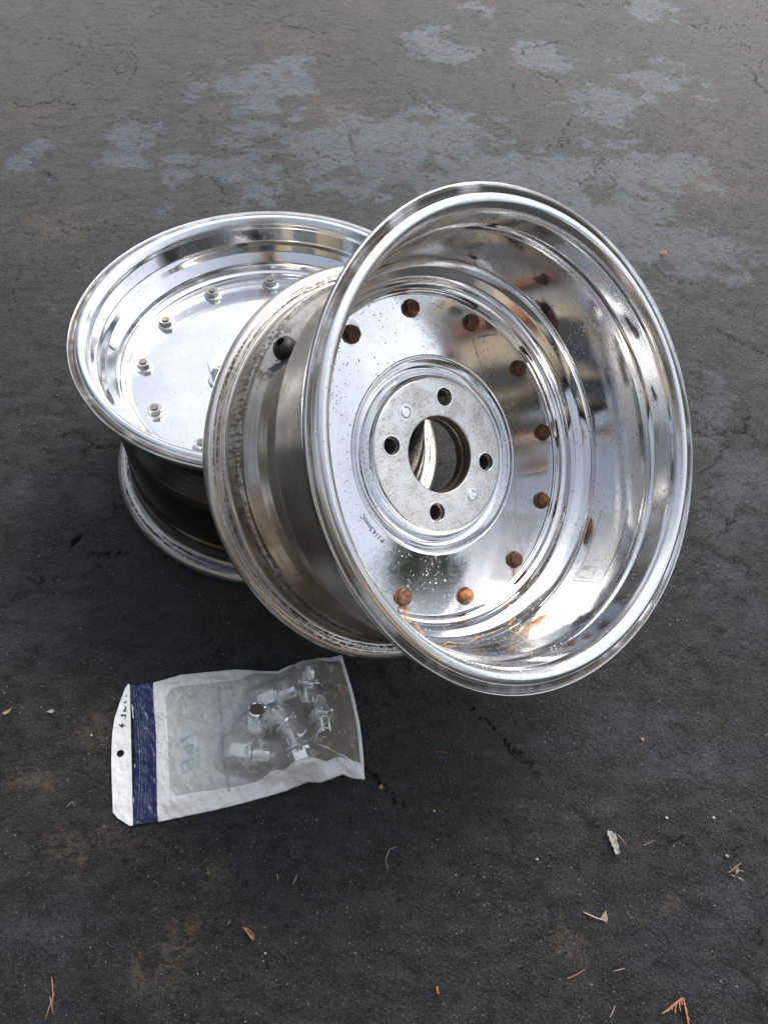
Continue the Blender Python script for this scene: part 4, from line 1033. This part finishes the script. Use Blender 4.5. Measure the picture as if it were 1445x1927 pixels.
# twig with a leaf scrap
tw = empty('twig', (.2215, .098, .001)); tag(tw, 'pale twig with a small dry leaf scrap at its right end', 'twig')
q = needle('stem', [(0.2118, 0.1001), (0.231, 0.0949)], .0010, M_pale, None, None); q.parent = tw; q.matrix_parent_inverse = Matrix.Translation((-.2215, -.098, -.001))
q = mesh_obj('leaf_scrap', [(.226, .096, .002), (.2318, .1030, .0034), (.2330, .0960, .0026), (.2318, .0930, .0020), (.2312, .0990, .0040)], [(0, 4, 1), (0, 3, 4), (4, 2, 1), (4, 3, 2)], M_straw, None); q.parent = tw; q.matrix_parent_inverse = Matrix.Translation((-.2215, -.098, -.001))
m_ = q.modifiers.new('thickness', 'SOLIDIFY'); m_.thickness = .0003
def leafy(name, pts, mat, label, cat, h=.0022, seed=0):
    """curled flake from an outline"""
    rr = random.Random(seed); cx = sum(p[0] for p in pts) / len(pts); cy = sum(p[1] for p in pts) / len(pts)
    bm = bmesh.new(); R_ = []
    for s in (1, .66, .33): R_.append([bm.verts.new(((x - cx) * s * (1 + rr.gauss(0, .06)), (y - cy) * s, (h * s * s + rr.uniform(-.2, .5) * h * s) + .0008)) for x, y in pts])
    c = bm.verts.new((0, 0, .0010)); n = len(pts)
    for a, b in zip(R_[:-1], R_[1:]):
        for k in range(n): bm.faces.new((a[k], a[(k + 1) % n], b[(k + 1) % n], b[k]))
    for k in range(n): bm.faces.new((R_[-1][k], R_[-1][(k + 1) % n], c))
    o = bm_obj(name, bm, mat, None, 0); o.location = (cx, cy, .0008)
    m = o.modifiers.new('thickness', 'SOLIDIFY'); m.thickness = .0003
    return tag(o, label, cat)
leafy('dry_leaf', [(-.0985, .0678), (-.0945, .0672), (-.0905, .0650), (-.0880, .0625), (-.0868, .0590), (-.0880, .0585), (-.0905, .0600), (-.0945, .0645)], M_leaf, 'small curled orange leaf lying alone at the bottom, left of centre', 'leaf', .003)
leafy('leaf_flake', [(.0755, .0335), (.0775, .0345), (.0782, .0310), (.0790, .0285), (.0768, .0285)], M_leaf, 'tiny orange flake at the bottom edge near the middle', 'leaf flake', .0015, 1)
leafy('leaf_flake', [(-.3791, .2445), (-.3760, .2475), (-.3717, .2500), (-.3725, .2455), (-.3765, .2425)], M_straw, 'tan flake at the left edge of the picture', 'leaf flake', .002, 2)
leafy('leaf_flake', [(-.3352, .2493), (-.3310, .2520), (-.3275, .2515), (-.3290, .2480)], M_grey, 'pale broken flake right of the tan one at the left edge', 'leaf flake', .0015, 3)
leafy('leaf_flake', [(.444, 1.128), (.4475, 1.1345), (.4550, 1.1330), (.4545, 1.1260), (.449, 1.124)], M_leaf, 'tan flake above the rim of the leaning wheel at the upper right', 'leaf flake', .003, 4)
# light grey chip with a needle stuck on it
leafy('weathered_chip', [(.2402, .1708), (.2412, .1735), (.2430, .1722), (.2452, .1728), (.2470, .1700), (.2490, .1705), (.2502, .1660), (.2492, .1640), (.2508, .1600), (.2500, .1570), (.2512, .1540), (.2496, .1512), (.2478, .1520), (.2468, .1508), (.2452, .1545), (.2458, .1570), (.2436, .1590), (.2442, .1612), (.2420, .1640), (.2424, .1670), (.2408, .1685)], M_grey, 'light grey weathered bark chip with a ragged outline, right of the bag', 'bark chip', .0024, 5)
needle('dry_needle', [(0.2480, 0.1720), (0.2586, 0.159)], .0008, M_needle, 'brown needle leaning on the grey bark chip', 'needle', GN, z=.0035)
# debris clump in the pothole at the right
cl = empty('debris_clump', (.362, .146, .001)); tag(cl, 'clump of dry scraps and a needle in a crack near the right edge', 'debris clump')
for k in range(16):
    a = rnd.uniform(0, 6.28); r_ = rnd.uniform(0, .006); x, y = .3625 + r_ * math.cos(a), .1450 + r_ * math.sin(a); b = rnd.uniform(0, 6.28); L = rnd.uniform(.002, .005)
    q = needle('scrap', [(x, y), (x + math.cos(b) * L, y + math.sin(b) * L)], rnd.uniform(.0003, .0008), rnd.choice((M_grey, M_straw, M_pale)), None, None); q.parent = cl; q.matrix_parent_inverse = Matrix.Translation((-.362, -.146, -.001))
q = needle('needle', [(0.3545, 0.1430), (0.3682, 0.1520)], .0008, M_needle, None, None, z=.003); q.parent = cl; q.matrix_parent_inverse = Matrix.Translation((-.362, -.146, -.001))
# cedar sprig
sg = empty('cedar_sprig', (.285, .030, .001)); tag(sg, 'brown dried cedar sprig at the bottom right corner', 'cedar sprig')
def sprig(pts, w0, name='twiglet'):
    V = []; F = []; L = len(pts)
    path = []
    for i in range(L - 1):
        n = 6
        for k in range(n): f = k / n; path.append((pts[i][0] + (pts[i + 1][0] - pts[i][0]) * f, pts[i][1] + (pts[i + 1][1] - pts[i][1]) * f, .0022))
    for i, p in enumerate(path):
        s = w0 * (1.15 if i % 2 else .75) * (1 - .5 * i / len(path))
        path[i] = (p[0] + rnd.gauss(0, .0001), p[1] + rnd.gauss(0, .0001), .0022 + .001 * (i / len(path)))
    V, F = tube(path, [w0 * (1.25 if i % 2 else .7) * (1 - .35 * i / len(path)) for i in range(len(path))], 6)
    o = mesh_obj(name, V, F, M_leaf, None, 0); o.parent = sg; o.matrix_parent_inverse = Matrix.Translation((-.285, -.030, -.001))
sprig([(.2925, .0390), (.2932, .0300), (.2935, .0200), (.2940, .0120)], .0011)
sprig([(.2925, .0388), (.2850, .0345), (.2770, .0290), (.2705, .0255)], .0011)
for p in ([(.2890, .0368), (.2880, .0320), (.2885, .0285)], [(.2860, .0350), (.2840, .0305), (.2835, .0270)], [(.2825, .0330), (.2800, .0285)], [(.2795, .0308), (.2770, .0275)], [(.2930, .0330), (.2950, .0280)], [(.2932, .0270), (.2955, .0220)], [(.2905, .0378), (.2908, .0330)]):
    sprig(p, .0009)
# pebbles one can pick out
def pebble(x, y, r, mat, label):
    bm = bmesh.new(); bmesh.ops.create_icosphere(bm, subdivisions=2, radius=r); s = rnd.uniform(0, 9)
    for v in bm.verts: v.co *= 1 + .25 * mnoise.noise(v.co * (1.2 / r) + Vector((s, 0, 0))); v.co.z *= .7
    o = bm_obj('pebble', bm, mat, None, 0); o.location = (x, y, r * .4); return tag(o, label, 'pebble', 'pale pebbles on the asphalt')
pebble(.351, .1929, .0016, M_stone, 'pale pebble near the right edge above the debris clump')
pebble(.171, .1426, .0013, M_stone, 'small pale pebble left of the grey bark chip')
pebble(-.0761, .0493, .0011, M_stone, 'small white pebble right of the orange leaf')
pebble(.3035, .1895, .0016, M_stone, 'white pebble above the grey bark chip')
pebble(.2905, .2670, .0020, M_straw, 'tan pebble below the right side of the leaning wheel')
pebble(.0172, .1990, .0022, M_straw, 'tan crumb at the lower right corner of the bag')
pebble(.0712, .1800, .0016, M_straw, 'tan crumb below the leaning wheel, right of the bag')
pebble(.3571, .1580, .0018, M_straw, 'small tan crumb just above the debris clump')
pebble(-.2830, .2290, .0014, M_stone, 'pinkish pebble left of the tab of the bag')

# loose grit: nobody could count it
def grit():
    rs = np.random.RandomState(5); V = []; F = []
    n = 7500
    base = np.array([(1, 0, 0), (-.5, .87, 0), (-.5, -.87, 0), (0, 0, 1.1), (0, 0, -.5)]); fc = [(0, 1, 3), (1, 2, 3), (2, 0, 3), (1, 0, 4), (2, 1, 4), (0, 2, 4)]
    for i in range(n):
        y = -.1 + 2.5 * rs.rand() ** 1.6; h = .48 + .34 * y; x = rs.uniform(-h, h)
        if fbm(np.array(x), np.array(y), 9, 3) < .46 and rs.rand() < .75: continue
        s = (.00028 + .0005 * rs.rand() ** 3) * (1 + .55 * max(y, 0)); a = rs.rand() * 6.28
        Rm = np.array([[math.cos(a), -math.sin(a), 0], [math.sin(a), math.cos(a), 0], [0, 0, 1]])
        p = (base * s * rs.uniform(.7, 1.3, (5, 3))) @ Rm.T + (x, y, .0004); b = len(V); V += [tuple(q) for q in p]; F += [tuple(b + k for k in f) for f in fc]
    o = mesh_obj('loose_grit', V, F, simple('grit', (.42, .40, .36), .6, 0, .5, 900)); tag(o, kind='stuff')
grit()

# ------------------------------------------------------------------ what the polished metal mirrors: the house behind the photographer and the trees round the yard
M_siding = simple('beige_siding', (.50, .41, .29), .6, 0, .08, 3)
M_trim = simple('white_trim', (.75, .75, .73), .5)
M_glass = simple('window_glass', (.03, .035, .04), .05)
M_brick = simple('red_brick', (.30, .13, .09), .8, 0, .25, 20)
M_roof = simple('dark_shingles', (.05, .05, .055), .8, 0, .2, 12)
M_bark = simple('bark', (.10, .075, .055), .9, 0, .3, 10)
M_green = simple('foliage', (.055, .085, .03), .6, 0, .4, 2)
def box(name, x0, x1, y0, y1, z0, z1, mat, parent=None):
    V = [(x, y, z) for x in (x0, x1) for y in (y0, y1) for z in (z0, z1)]
    F = [(0, 1, 3, 2), (4, 6, 7, 5), (0, 4, 5, 1), (2, 3, 7, 6), (0, 2, 6, 4), (1, 5, 7, 3)]
    return mesh_obj(name, V, F, mat, parent)
house = empty('house', (1.5, -5, 0)); house.location = (0, 0, 0); tag(house, 'beige clapboard house with white lattice window, mirrored in the wheels', 'house')
def wall_clap(y, x0, x1, z0, z1):
    V = []; F = []; z = z0; n = int((z1 - z0) / .14)
    for i in range(n):
        b = len(V); za, zb = z0 + i * .14, z0 + (i + 1) * .14
        V += [(x0, y + .02, za), (x1, y + .02, za), (x1, y, zb), (x0, y, zb)]; F.append((b, b + 1, b + 2, b + 3))
        if i < n - 1: V += [(x0, y + .02, zb), (x1, y + .02, zb)]; F.append((b + 3, b + 2, b + 5, b + 4))
    V += [(x0, y - 4, z0), (x1, y - 4, z0), (x1, y - 4, z1), (x0, y - 4, z1), (x0, y, z0), (x1, y, z0), (x1, y, z1), (x0, y, z1)]; b = len(V) - 8
    F += [(b, b + 1, b + 2, b + 3), (b, b + 3, b + 7, b + 4), (b + 1, b + 5, b + 6, b + 2)]
    return mesh_obj('wall', V, F, M_siding, house)
HY = -3.6
wall_clap(HY, -4.5, 5.5, .5, 3.3)
box('foundation', -4.5, 5.5, HY - 4, HY + .03, 0, .5, M_grey, house)
V = [(-4.9, HY + .5, 3.2), (5.9, HY + .5, 3.2), (5.9, HY - 2, 4.9), (-4.9, HY - 2, 4.9), (5.9, HY - 4.5, 3.2), (-4.9, HY - 4.5, 3.2)]
mesh_obj('roof', V, [(0, 1, 2, 3), (3, 2, 4, 5), (0, 5, 4, 1)], M_roof, house)
box('chimney', 2.6, 3.05, HY - .1, HY + .35, 0, 4.6, M_brick, house)
for wx in (-1.6, 3.6):
    fr = box('window', wx - .75, wx + .75, HY + .021, HY + .06, 1.2, 2.6, M_trim, house)
    box('pane', wx - .68, wx + .68, HY + .061, HY + .066, 1.27, 2.53, M_glass, fr)
    for k in range(1, 5): box('muntin', wx - .68 + k * .272 - .012, wx - .68 + k * .272 + .012, HY + .067, HY + .082, 1.27, 2.53, M_trim, fr)
    for k in range(1, 4): box('muntin', wx - .68, wx + .68, HY + .068, HY + .080, 1.27 + k * .315 - .012, 1.27 + k * .315 + .012, M_trim, fr)
box('door', .3, 1.25, HY + .021, HY + .05, .5, 2.55, M_roof, house)
def tree(x, y, h, rad, label, seed, lo=.25):
    rr = random.Random(seed); t = empty('tree', (x, y, 0)); tag(t, label, 'tree', 'trees round the yard')
    V, F = tube([(0, 0, 0), (.08, .03, h * .35), (-.05, .1, h * .65), (.03, 0, h * .9)], [.17, .12, .08, .03], 10)
    V = list(V)
    for k in range(7):
        a = rr.uniform(0, 6.28); z = h * rr.uniform(.3, .7); v2, f2 = tube([(0, 0, z), (math.cos(a) * rad * .4, math.sin(a) * rad * .4, z + h * .1), (math.cos(a) * rad * .75, math.sin(a) * rad * .75, z + h * .22)], [.06, .04, .015], 6)
        b = len(V); V += v2; F += [tuple(b + q for q in f) for f in f2]
    mesh_obj('trunk', V, F, M_bark, t)
    V = []; F = []
    cl_ = [(rr.gauss(0, rad * .42), rr.gauss(0, rad * .42), h * rr.uniform(lo, 1.0), rr.uniform(.3, .6) * rad) for _ in range(26)]
    for k in range(3600):
        c = rr.choice(cl_); d = Vector((rr.gauss(0, 1), rr.gauss(0, 1), rr.gauss(0, .8))).normalized() * c[3] * rr.random() ** .4
        p = Vector(c[:3]) + d; a = Vector((rr.gauss(0, 1), rr.gauss(0, 1), rr.gauss(0, 1))).normalized(); b_ = a.orthogonal().normalized(); s = rr.uniform(.06, .14)
        b = len(V); V += [p + a * s, p + b_ * s * .5, p - a * s, p - b_ * s * .5]; F.append((b, b + 1, b + 2, b + 3))
    mesh_obj('crown', V, F, M_green, t)
tree(5.2, 7.5, 7.5, 2.2, 'tall leafy tree beyond the far right of the driveway', 1)
tree(-7.5, 5.0, 5.5, 2.0, 'round leafy tree off to the left of the driveway', 2)
tree(9.5, 1.0, 2.3, 1.3, 'low bushy tree off to the right of the driveway', 3, .05)
tree(7.8, -2.0, 3.3, 1.1, 'bushy tree beside the house on the right', 4, .05)
tree(-5.2, -1.2, 5.2, 1.9, 'leafy tree beside the house on the left', 5, .1)
tree(-6.0, 1.8, 4.6, 2.0, 'bushy tree straight off to the left of the driveway', 6, .08)
tree(-2.2, 12.0, 5.5, 2.2, 'leafy tree far up the driveway', 7, .15)

# the photographer, mirrored in the barrels
M_skin = simple('skin', (.52, .32, .24), .5, 0, .08, 20)
M_shirt = simple('tan_shirt', (.26, .22, .17), .8, 0, .1, 30)
M_jeans = simple('dark_jeans', (.03, .04, .07), .85, 0, .15, 60)
M_hair = simple('dark_hair', (.03, .02, .015), .6, 0, .2, 90)
def photographer():
    J = dict(pelvis=(0, -.62, .92), waist=(0, -.58, 1.05), chest=(0, -.46, 1.24), neck=(0, -.36, 1.38), head0=(0, -.31, 1.46), head1=(0, -.27, 1.54), head2=(0, -.27, 1.61),
        shl=(-.18, -.40, 1.33), ell=(-.24, -.28, 1.06), wrl=(-.12, -.085, .86), hal=(-.085, -.045, .82), shr=(.18, -.40, 1.33), elr=(.24, -.28, 1.06), wrr=(.12, -.085, .86), har=(.085, -.045, .82),
        hil=(-.10, -.62, .88), knl=(-.13, -.52, .48), anl=(-.14, -.62, .09), tol=(-.15, -.44, .05), hir=(.10, -.62, .88), knr=(.13, -.52, .48), anr=(.14, -.62, .09), tor=(.15, -.44, .05))
    rad = dict(pelvis=.13, waist=.125, chest=.145, neck=.055, head0=.060, head1=.085, head2=.070, shl=.065, ell=.044, wrl=.028, hal=.030, shr=.065, elr=.044, wrr=.028, har=.030, hil=.095, knl=.065, anl=.045, tol=.038, hir=.095, knr=.065, anr=.045, tor=.038)
    E_ = [('pelvis', 'waist'), ('waist', 'chest'), ('chest', 'neck'), ('neck', 'head0'), ('head0', 'head1'), ('head1', 'head2'), ('chest', 'shl'), ('shl', 'ell'), ('ell', 'wrl'), ('wrl', 'hal'), ('chest', 'shr'), ('shr', 'elr'), ('elr', 'wrr'), ('wrr', 'har'),
        ('pelvis', 'hil'), ('hil', 'knl'), ('knl', 'anl'), ('anl', 'tol'), ('pelvis', 'hir'), ('hir', 'knr'), ('knr', 'anr'), ('anr', 'tor')]
    V = {k: v for k, v in J.items()}; r_ = dict(rad); E2 = list(E_)
    for sd, s in (('l', -1), ('r', 1)):
        for i in range(4):
            a = f'f{i}{sd}'; b = f'g{i}{sd}'
            V[a] = (s * (.075 - .004 * abs(i - 1)), -.030 - .002 * i, .805 - .017 * i); V[b] = (s * .052, -.030, .803 - .017 * i)
            r_[a] = .0085; r_[b] = .0075; E2 += [('ha' + sd, a), (a, b)]
        V['t' + sd] = (s * .066, -.052, .80); r_['t' + sd] = .0095; E2.append(('ha' + sd, 't' + sd))
    ks = list(V); me = bpy.data.meshes.new('person'); me.from_pydata([V[k] for k in ks], [(ks.index(a), ks.index(b)) for a, b in E2], [])
    o = link('person', me); o.modifiers.new('skin', 'SKIN'); sb = o.modifiers.new('sub', 'SUBSURF'); sb.levels = 2; sb.render_levels = 2
    bm = bmesh.new(); bm.from_mesh(me); ly = bm.verts.layers.skin.verify()
    for i, v in enumerate(bm.verts): v[ly].radius = (r_[ks[i]], r_[ks[i]] * (.72 if ks[i] in ('chest', 'waist') else 1)); v[ly].use_root = (ks[i] == 'pelvis')
    bm.to_mesh(me); bm.free()
    bpy.context.view_layer.update()
    m2 = bpy.data.meshes.new_from_object(o.evaluated_get(bpy.context.evaluated_depsgraph_get())); o.modifiers.clear(); o.data = m2
    for m in (M_skin, M_shirt, M_jeans): m2.materials.append(m)
    for p in m2.polygons:
        c = p.center
        if c.z > 1.385 or (c.y > -.20 and c.z < 1.0 and c.z > .6): p.material_index = 0
        elif c.z > .93: p.material_index = 1
        elif c.y > -.32 and c.z > .7: p.material_index = 1
        else: p.material_index = 2
    m2.shade_smooth()
    tag(o, 'person in tan shirt and dark jeans leaning forward with a phone, mirrored in the metal', 'person')
    bm = bmesh.new(); bmesh.ops.create_uvsphere(bm, u_segments=20, v_segments=12, radius=.1)
    for v in bm.verts: v.co = Vector((v.co.x * .95, v.co.y * 1.05 - .29, v.co.z * 1.0 + 1.585)); 
    bmesh.ops.delete(bm, geom=[v for v in bm.verts if v.co.y > -.235 and v.co.z < 1.62 or v.co.z < 1.52], context='VERTS')
    bm_obj('hair', bm, M_hair, o, 0)
photographer()
ph = box('phone', -.072, .072, -.028, -.020, .745, .822, simple('phone_black', (.01, .01, .012), .2)); tag(ph, 'black phone held up between both hands of the person', 'phone')
